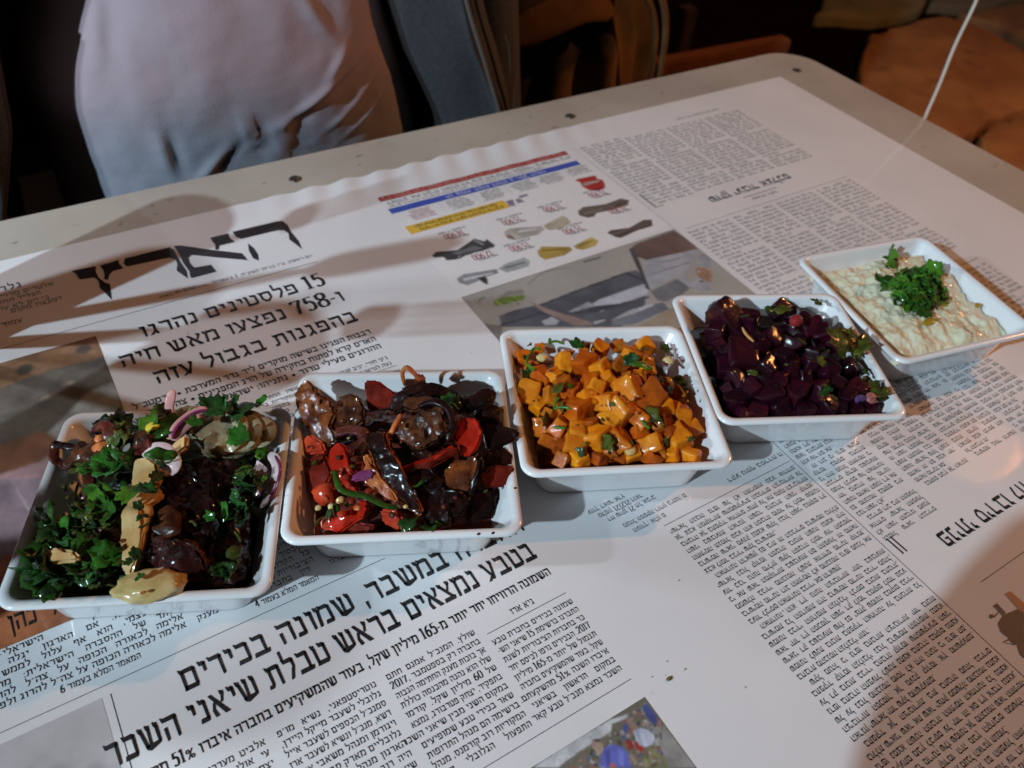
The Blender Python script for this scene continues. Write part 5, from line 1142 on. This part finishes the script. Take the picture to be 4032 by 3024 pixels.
TOR = [(-.30, .02, .40, .71, 1.0), (-.06, .028, .388, .70, .98), (-.047, .026, .385, .695, .98), (0, .024, .368, .69, .98), (.056, .030, .352, .69, .98), (.085, .052, .347, .70, .98), (.105, .085, .345, .70, .98), (.2, .06, .36, .73, .97), (.34, .04, .34, .77, .96), (.44, .08, .30, .80, .95)]
FOLDS = [(.105, -.020, .006, .022, -.1), (.140, -.040, .006, .020, .9), (.178, -.005, .005, .018, -.1), (.208, -.025, .0075, .030, .25), (.245, .010, .0075, .022, 1.9), (.270, .035, .006, .014, .8), (.285, -.005, .005, .014, 1.6), (.300, -.020, .005, .012, 1.6), (.25, .09, .008, .03, -.6), (.08, .085, .008, .03, .3)]
def tor_s(z):
    L_ = [interp(TOR, z + d_ * .011) for d_ in (-3, -2, -1, 0, 1, 2, 3)]
    r_ = [sum(q[i] for q in L_) / 7 for i in range(4)]; return [r_[0] - .007, r_[1] + .006, r_[2], r_[3]]
def torso(u, v):
    z = -.12 + .56 * v ** 1.2 if v < 1 else .44
    xl, xr, yf, yb = tor_s(z); a = u * 2 * math.pi; ca, sa = math.cos(a), math.sin(a)
    cx, cy = (xl + xr) / 2, (yf + yb) / 2
    p = Vector((cx + (xr - xl) / 2 * math.copysign(abs(ca) ** .75, ca), cy + (yb - yf) / 2 * math.copysign(abs(sa) ** .75, sa), z))
    fade = max(0, min(1, (.25 - sa) / .6))
    if fade:
        d = 0
        for fx, fz, wd, ln, sl in FOLDS:
            dx = (p.x - fx - (z - fz) * sl) / wd; dz = (z - fz) / ln
            d += .0042 * math.exp(-dx * dx - dz * dz) - .0024 * math.exp(-(dx - 1.6) ** 2 - dz * dz)
        d += .0022 * noise.fractal(Vector((p.x * 22, z * 15, 1)), 1, 2, 4)
        p.y -= d * fade
    return p
shirt = grid_mesh("shirt", torso, 260, 200, m_shirt, per, close_x=True)
m_jacket = material("grey_jacket_fleece", (.066, .070, .080), .95, (.046, .05, .058), 300, bump=.3, bscale=700)
m_lining = material("dark_jacket_lining", (.018, .013, .012), .9, (.02, .015, .014), 60)
def shift(z): return interp([(-.30, .085), (-.051, .052), (.028, .015), (.077, 0.0), (.2, -.04), (.44, -.08)], z)[0]
def jacket_right(u, v):
    z = -.16 + .60 * v
    path = [(.30, .995), (.44, .95), (.475, .86), (.455, .765), (.425, .722), (.408, .712), (.404, .709), (.396, .711), (.372, .714), (.345, .718), (.337, .722), (.338, .735), (.352, .80), (.37, .88)]
    P = catmull([Vector((x, y, 0)) for x, y in path], 60); p = P[int(u * 60)].copy()
    k = shift(z); p.x += k * (1 if p.x > .3 and p.y < .9 else .3); p.z = z
    p.y += max(0, z - .15) * .25 + .004 * noise.noise(Vector((p.x * 20, p.y * 20, z * 9)))
    return p
jr = grid_mesh("jacket", jacket_right, 61, 40, [m_jacket, m_lining], per, midx=None)
jr.data.polygons.foreach_set("material_index", [1 if (i % 60) > 43 else 0 for i in range(len(jr.data.polygons))])
def jacket_left(u, v):
    z = -.16 + .60 * v
    path = [(.20, .995), (-.04, .96), (-.11, .86), (-.09, .765), (-.055, .725), (-.035, .716), (-.018, .712), (-.004, .713), (.004, .718), (.006, .74), (.012, .80), (.03, .88)]
    P = catmull([Vector((x, y, 0)) for x, y in path], 60); p = P[int(u * 60)].copy()
    p.x += interp([(-.3, -.07), (-.056, -.035), (.02, -.005), (.07, .003), (.116, .012), (.44, .12)], z)[0]; p.z = z
    p.y += max(0, z - .15) * .25 + .004 * noise.noise(Vector((p.x * 20, p.y * 20, z * 9)))
    return p
jl = grid_mesh("jacket", jacket_left, 61, 40, [m_jacket, m_lining], per)
jl.data.polygons.foreach_set("material_index", [1 if (i % 60) > 40 else 0 for i in range(len(jl.data.polygons))])
# zip tape and piping on the jacket edges
def tube(name, P, r, mat, parent, n=8, seg=40):
    C = catmull(P, seg); rr = []
    for i in range(seg + 1):
        t = (C[min(i + 1, seg)] - C[max(i - 1, 0)]).normalized(); s = t.cross(Vector((.3, .9, .2))).normalized(); q = s.cross(t)
        rr.append([C[i] + (s * math.cos(2 * math.pi * k / n) + q * math.sin(2 * math.pi * k / n)) * (r(i / seg) if callable(r) else r) for k in range(n)])
    return rings(name, rr, mat, parent, True, True)
m_zip = material("zip_tape", (.07, .06, .055), .6, (.13, .12, .11), 900, bump=.6, bscale=900)
tube("zip", [Vector((.408 + shift(z), .706, z)) for z in (-.16, -.08, 0, .06, .12, .2)], .0022, m_zip, per)
tube("zip", [Vector((.420 + shift(z), .711, z)) for z in (-.16, -.08, 0, .06, .12, .2)], .0016, m_lining, per)
tube("zip", [Vector((-.010 + interp([(-.3, -.07), (-.056, -.035), (.02, -.005), (.07, .003), (.116, .012)], z)[0], .708, z)) for z in (-.16, -.08, 0, .06, .12)], .0022, m_zip, per)
tube("loose_thread", [Vector((.452, .70, .035)), Vector((.458, .70, .02)), Vector((.461, .70, -.005))], .0003, m_jacket, per, 5, 12)
# body: one continuous figure under the clothes (legs on the seat, arms, neck and head above the frame)
m_skinp = material("skin", (.42, .24, .16), .5, (.36, .20, .14), 60, sss=.1, sssr=(1, .4, .2), sssscale=.01)
m_trouser = material("black_trousers", (.015, .015, .018), .85)
J = dict(pel=(.19, .90, -.22, .13), chest=(.19, .88, .12, .11), neck=(.19, .86, .42, .055), head=(.19, .84, .52, .075), top=(.19, .85, .63, .07),
         shl=(.04, .88, .36, .055), shr=(.34, .88, .36, .055), ell=(-.09, .80, .10, .042), elr=(.49, .82, .10, .042), wrl=(-.08, .72, -.10, .028), wrr=(.47, .72, -.13, .028),
         hdl=(-.05, .68, -.16, .034), hdr=(.44, .68, -.18, .034), hl=(.09, .80, -.27, .085), hr=(.29, .80, -.27, .085), kl=(.05, .45, -.25, .06), kr=(.33, .45, -.25, .06), fl=(.05, .42, -.66, .04), fr=(.33, .42, -.66, .04), tl=(.05, .30, -.70, .03), tr=(.33, .30, -.70, .03))
names = list(J); E_ = [("pel","chest"),("chest","neck"),("neck","head"),("head","top"),("chest","shl"),("shl","ell"),("ell","wrl"),("wrl","hdl"),("chest","shr"),("shr","elr"),("elr","wrr"),("wrr","hdr"),("pel","hl"),("hl","kl"),("kl","fl"),("fl","tl"),("pel","hr"),("hr","kr"),("kr","fr"),("fr","tr")]
me = bpy.data.meshes.new("body"); me.from_pydata([J[n][:3] for n in names], [(names.index(a), names.index(b_)) for a, b_ in E_], [])
bo = link("body", me, per); md = bo.modifiers.new("skin", 'SKIN')
for v, n in zip(me.skin_vertices[0].data, names): v.radius = (J[n][3], J[n][3])
me.skin_vertices[0].data[0].use_root = True
bo.modifiers.new("sub", 'SUBSURF').levels = 1; bo.modifiers["sub"].render_levels = 2
dgp = bpy.context.evaluated_depsgraph_get(); bm_ = bpy.data.meshes.new_from_object(bo.evaluated_get(dgp))
bo.modifiers.clear(); bo.data = bm_; bm_.materials.clear(); bm_.materials.append(m_skinp); bm_.materials.append(m_trouser); bm_.materials.append(m_jacket)
bm_.polygons.foreach_set("material_index", [1 if (p.center.z < -.13 and abs(p.center.x - .19) < .22) else (2 if p.center.z < .40 and p.center.z > -.12 else 0) for p in bm_.polygons])
bm_.polygons.foreach_set("use_smooth", [True] * len(bm_.polygons))

# chair behind the person
m_wood = material("dark_stained_wood", (.022, .008, .004), .7, (.012, .005, .003), 30, stretch=(1, 8, 1))
chair = tag(empty("wooden_chair", (.2, .95, -.74)), "dark wooden chair the person sits on", "chair")
def box(name, x0, x1, y0, y1, z0, z1, mat, parent, bev=.004):
    bm = bmesh.new(); bmesh.ops.create_cube(bm, size=1)
    for v in bm.verts: v.co = Vector(((x0 + x1) / 2 + v.co.x * (x1 - x0), (y0 + y1) / 2 + v.co.y * (y1 - y0), (z0 + z1) / 2 + v.co.z * (z1 - z0)))
    bmesh.ops.bevel(bm, geom=bm.edges[:], offset=bev, segments=2, affect='EDGES')
    me = bpy.data.meshes.new(name); bm.to_mesh(me); bm.free(); me.materials.append(mat)
    return link(name, me, parent)
box("seat", .04, .34, .72, 1.10, -.33, -.295, m_wood, chair)
for x in (.05, .30):
    for y in (.73, 1.07): box("leg", x, x + .03, y, y + .03, -.74, -.33, m_wood, chair)
box("backrest", .04, .34, 1.08, 1.11, -.05, .15, m_wood, chair)
for x in (.05, .30): box("back_post", x, x + .03, 1.08, 1.105, -.29, -.055, m_wood, chair)

# ------------------------------------------------------------------ bag, bench, cord, paving
m_bag = material("olive_tan_canvas", (.17, .085, .025), .95, (.05, .042, .018), 7, contrast=(.4, .6), bump=.3, bscale=300, color3=(.02, .018, .012), n3=5, c3=(.52, .6))
bag = tag(empty("canvas_bag", (.74, .98, -.45)), "slumped tan and black canvas bag standing behind the far table edge", "bag")
def bagf(u, v):
    a = u * 2 * math.pi; z = -.50 + .53 * v
    wd = interp([(-.5, .13, .10), (-.3, .155, .12), (-.1, .148, .11), (-.04, .13, .09), (.0, .10, .05), (.03, .06, .03)], z)
    fold = 1 + .10 * math.sin(a * 7 + z * 10) * (.25 + v) * .6 + .06 * math.sin(a * 13 + 2)
    return Vector((.725 + wd[0] * math.cos(a) * fold, .99 + wd[1] * math.sin(a) * fold, z + .012 * math.sin(a * 3 + 1) * v))
grid_mesh("bag_body", bagf, 120, 60, m_bag, bag, close_x=True)
m_strap = material("bag_strap", (.16, .075, .022), .9, (.10, .05, .016), 40)
def ribbon(name, P, wd, th, mat, parent): return strip(name, parent, P, wd, th, [mat], n=30, m=10, amp=.03, up=(0, -1, .3))
ribbon("strap", [Vector(p) for p in ((.60, .885, -.03), (.68, .87, .005), (.76, .86, -.01), (.80, .86, -.06), (.812, .86, -.14), (.812, .865, -.25))], .010, .005, m_strap, bag)
ribbon("strap", [Vector(p) for p in ((.66, .88, .03), (.74, .865, .02), (.80, .86, -.02), (.826, .86, -.09), (.83, .865, -.2))], .010, .005, m_strap, bag)
ribbon("flap", [Vector(p) for p in ((.575, .88, -.055), (.62, .87, -.035), (.68, .865, -.02), (.73, .87, -.03))], .045, .006, m_strap, bag)
bench = tag(empty("wooden_bench", (1.2, 1.35, -.74)), "low wooden bench rail behind the far table edge, lit orange", "bench")
q0, q1 = at(2600, 262, -.30), at(3060, 178, -.30)
d = (q1 - q0); ang = math.atan2(d.y, d.x)
def obox(name, c, L, W_, H, a, mat, parent):
    o = box(name, -L / 2, L / 2, -W_ / 2, W_ / 2, -H / 2, H / 2, mat, None); o.location = c; o.rotation_euler = (0, 0, a)
    bpy.context.view_layer.update(); keep_parent(o, parent); return o
mid = (q0 + q1) / 2
m_wood2 = material("varnished_wood", (.15, .045, .009), .7, (.10, .03, .007), 20, stretch=(1, 9, 1))
obox("seat_slat", mid, d.length * 1.15, .035, .03, ang, m_wood2, bench)
pv = Vector((-math.sin(ang), math.cos(ang), 0))
for s in (-1, 1):
    for t_ in (.02, .3): obox("leg", mid + d.normalized() * s * d.length * .5 + pv * t_ + Vector((0, 0, -.2325)), .04, .04, .415, ang, m_wood, bench)
# cord
p0 = at(3646, 455, .001); p1 = Vector(p0) + Vector((.012, .01, .10))
def ray_at(px, py, dist):
    d_ = RW @ np.array([(px - 2016) / FPX, (py - 1512) / FPX, 1.0]); d_ /= np.linalg.norm(d_); return Vector(CAM + d_ * dist)
cordp = [ray_at(3600, 560, 1.02), ray_at(3646, 453, 1.04), ray_at(3700, 330, 1.06), ray_at(3760, 180, 1.08), ray_at(3845, 0, 1.10), ray_at(3880, -120, 1.12), Vector((1.02, .62, .35)), Vector((1.05, .66, 1.0))]
m_cord = material("white_cord", (.62, .56, .50), .5)
cord = tube("white_cord", cordp, .0019, m_cord, None, 8, 60); tag(cord, "thin white cord hanging past the right table edge", "cord")

# ground
m_ground = material("dark_ground", (.010, .006, .004), 1.0, (.005, .003, .002), 3, spec=0.0, bump=.5, bscale=20)
g = grid_mesh("ground", lambda u, v: Vector((-8 + 18 * u, -6 + 18 * v, -.74)), 2, 2, m_ground, None); tag(g, kind="structure")
m_stone = material("sandstone_slab", (.36, .17, .055), .9, (.26, .105, .03), 5, bump=.8, bscale=40, color3=(.20, .085, .03), n3=11, c3=(.52, .72))
pav = tag(empty("pavement", (2.6, 1.6, -.74)), kind="structure")
def slab(px, seed, m=m_stone):
    P = [at(x, y, -.70) for x, y in px]; r = random.Random(seed)
    C = catmull(P + [P[0]], len(P) * 5)[:-1]
    C = [p + Vector((r.gauss(0, .006), r.gauss(0, .006), 0)) for p in C]
    ctr = sum(C, Vector()) / len(C); rr_ = []
    for q, z in ((1.0, -.745), (1.0, -.712), (.985, -.703), (.96, -.70), (.5, -.699), (.02, -.70)):
        rr_.append([ctr.lerp(p, q) * 1 for p in C])
        for p in rr_[-1]: p.z = z
    return rings("stone_slab", rr_, m, pav, cap1=True)
slab([(3425,135),(3380,300),(3450,430),(3700,560),(3800,535),(3900,470),(4080,400),(4120,330),(4032,200),(3900,120),(3720,60),(3560,95)], 1)
slab([(3850,545),(3900,500),(4080,430),(4300,560),(4200,760),(3950,700)], 2)
slab([(3780,55),(3900,30),(4100,5),(4300,60),(4300,260),(4120,220),(4030,150),(3900,90)], 3, material("brown_slab", (.22, .12, .055), .9, (.14, .07, .03), 9, bump=.8, bscale=40))
slab([(3210,60),(3240,20),(3300,-60),(3560,-90),(3640,20),(3480,70),(3330,65)], 4, material("grey_slab", (.20, .17, .10), .9, (.12, .12, .06), 6, bump=.8, bscale=40))
slab([(3660,10),(3700,-80),(4000,-120),(4100,-40),(3850,20)], 5, material("dark_slab", (.10, .09, .06), .9, bump=.8, bscale=40))

# ------------------------------------------------------------------ things left of the frame whose shadows fall on the paper
m_glass = material("drinking_glass", (.95, .95, .95), .02, trans=1.0, ior=1.45)
m_steel = material("steel_cutlery", (.6, .6, .6), .25, metallic=1)
def tumbler(x, y, r, h, label):
    rr_ = [[(x + q * math.cos(a * math.pi / 16), y + q * math.sin(a * math.pi / 16), z) for a in range(32)] for q, z in
           ((r * .8, .0012), (r * .82, .004), (r, h), (r * .93, h), (r * .76, .012), (.002, .010))]
    o = rings("drinking_glass", rr_, m_glass, None, cap0=True, cap1=True)
    bm = bmesh.new(); bm.from_mesh(o.data); bmesh.ops.recalc_face_normals(bm, faces=bm.faces[:]); bm.to_mesh(o.data); bm.free()
    return tag(o, label, "glass")
tumbler(-.10, .495, .036, .12, "clear tumbler holding cutlery, left of the masthead")
tumbler(-.19, .325, .042, .18, "tall clear drinking glass beside the first dish")
tumbler(-.250, .272, .040, .16, "clear drinking glass nearest the viewer, left of the dishes")
def fork(base, tip, name="fork"):
    base, tip = Vector(base), Vector(tip); ax = (tip - base).normalized(); side = ax.cross(Vector((1, -.2, 0))).normalized(); L = (tip - base).length
    root = empty(name, base)
    strip("handle", root, [base, base.lerp(tip, .35), base.lerp(tip, .7)], .009, .003, [m_steel], n=12, m=8, amp=0, up=side.cross(ax))
    if name == "fork":
        strip("fork_head", root, [base.lerp(tip, .69), base.lerp(tip, .74), base.lerp(tip, .78)], .022, .003, [m_steel], n=10, m=8, amp=0, up=side.cross(ax))
        for k in (-1.5, -.5, .5, 1.5): strip("tine", root, [base.lerp(tip, .77) + side * k * .0055, base.lerp(tip, .9) + side * k * .0057, tip + side * k * .0055], .0028, .002, [m_steel], n=8, m=6, amp=0, up=side.cross(ax))
    else: strip("blade", root, [base.lerp(tip, .68), base.lerp(tip, .85), tip], .020, .002, [m_steel], n=12, m=8, amp=0, up=side.cross(ax), taper=(.6, .3))
    return root
tag(fork((-.088, .503, .015), (-.070, .430, .200)), "steel fork leaning to the back of the tumbler", "fork")
tag(fork((-.095, .480, .015), (-.073, .270, .200)), "steel fork leaning far over the front of the tumbler", "fork")
tag(fork((-.100, .492, .015), (-.068, .350, .200), "table_knife"), "steel table knife standing in the tumbler", "knife")
lan = tag(empty("paper_lantern", (1.95, .50, 1.22)), "small round glowing orange paper lantern hanging right of the table", "lantern")
m_glow = bpy.data.materials.new("lantern_paper"); m_glow.use_nodes = True
_b = m_glow.node_tree.nodes["Principled BSDF"]; _b.inputs["Base Color"].default_value = (.8, .4, .15, 1)
_b.inputs["Emission Color"].default_value = (1, .36, .06, 1); _b.inputs["Emission Strength"].default_value = 1.9
rings("shade", [[(1.95 + r * math.cos(a * math.pi / 12), .5 + r * math.sin(a * math.pi / 12), 1.22 + z) for a in range(24)] for r, z in
      [(.09 * math.sin(t * math.pi / 12) * (1 + .03 * (t % 2)), -.09 * math.cos(t * math.pi / 12)) for t in range(2, 11)]], m_glow, lan, True, True)
tube("hanging_wire", [Vector((1.95, .5, 1.30)), Vector((1.95, .5, 1.6)), Vector((1.95, .5, 2.2))], .002, m_zip, lan)
pho = tag(empty("person", (.08, -.264, -.74)), "photographer in a dark sweater leaning over the near table edge", "person")
def tors2(u, v):
    z = -.30 + .96 * v; a = u * 2 * math.pi
    r = interp([(-.3, .17), (.0, .18), (.30, .18), (.46, .19), (.54, .15), (.60, .06), (.66, .055)], z)[0]
    return Vector((.08 + r * math.cos(a), -.264 + r * .92 * math.sin(a), z))
grid_mesh("sweater", tors2, 40, 40, m_lining, pho, close_x=True)
blob("head", pho, Vector((.08, -.28, .76)), (.075, .09, .11), m_skinp, amp=.03, seed=3)

tube("arm", [Vector(p) for p in ((-.06, -.30, .38), (-.20, -.22, .30), (-.303, -.10, .310), (-.20, -.066, .275), (-.084, -.03, .235), (-.04, -.02, .26))], lambda t: .045 - .012 * t, m_lining, pho, 14, 40)

# wear on the paper: tiny specks and one greasy smudge beside the crowd photograph
for x, y in ((.176, .0985), (.170, .1010), (.181, .1035), (.165, .0950), (.186, .0960), (.020, .205), (.098, .222), (.250, .095), (.262, .060), (.142, .118), (.215, .135), (.205, .075), (.118, .262), (.286, .240), (.232, .420), (.206, .335), (.420, .455), (.052, .435), (.150, .560), (.098, .563), (.300, .572), (.340, .574)):
    k = Ink(); q = random.uniform(.0002, .0005); k.poly([(x + q * random.uniform(.5, 1.6) * math.cos(a * 1.05), y + q * random.uniform(.4, 1.2) * math.sin(a * 1.05)) for a in range(6)], .0003); k.build("speck", m_dirt)
for i, (u, v) in enumerate(((.036, -.0570), (.043, -.0568), (.0565, -.030))):
    blob("sauce_spot", tom, dish_world(1, u, v, .0326), (.0011, .0007, .0004), m_brownred, seed=i, sub=2)
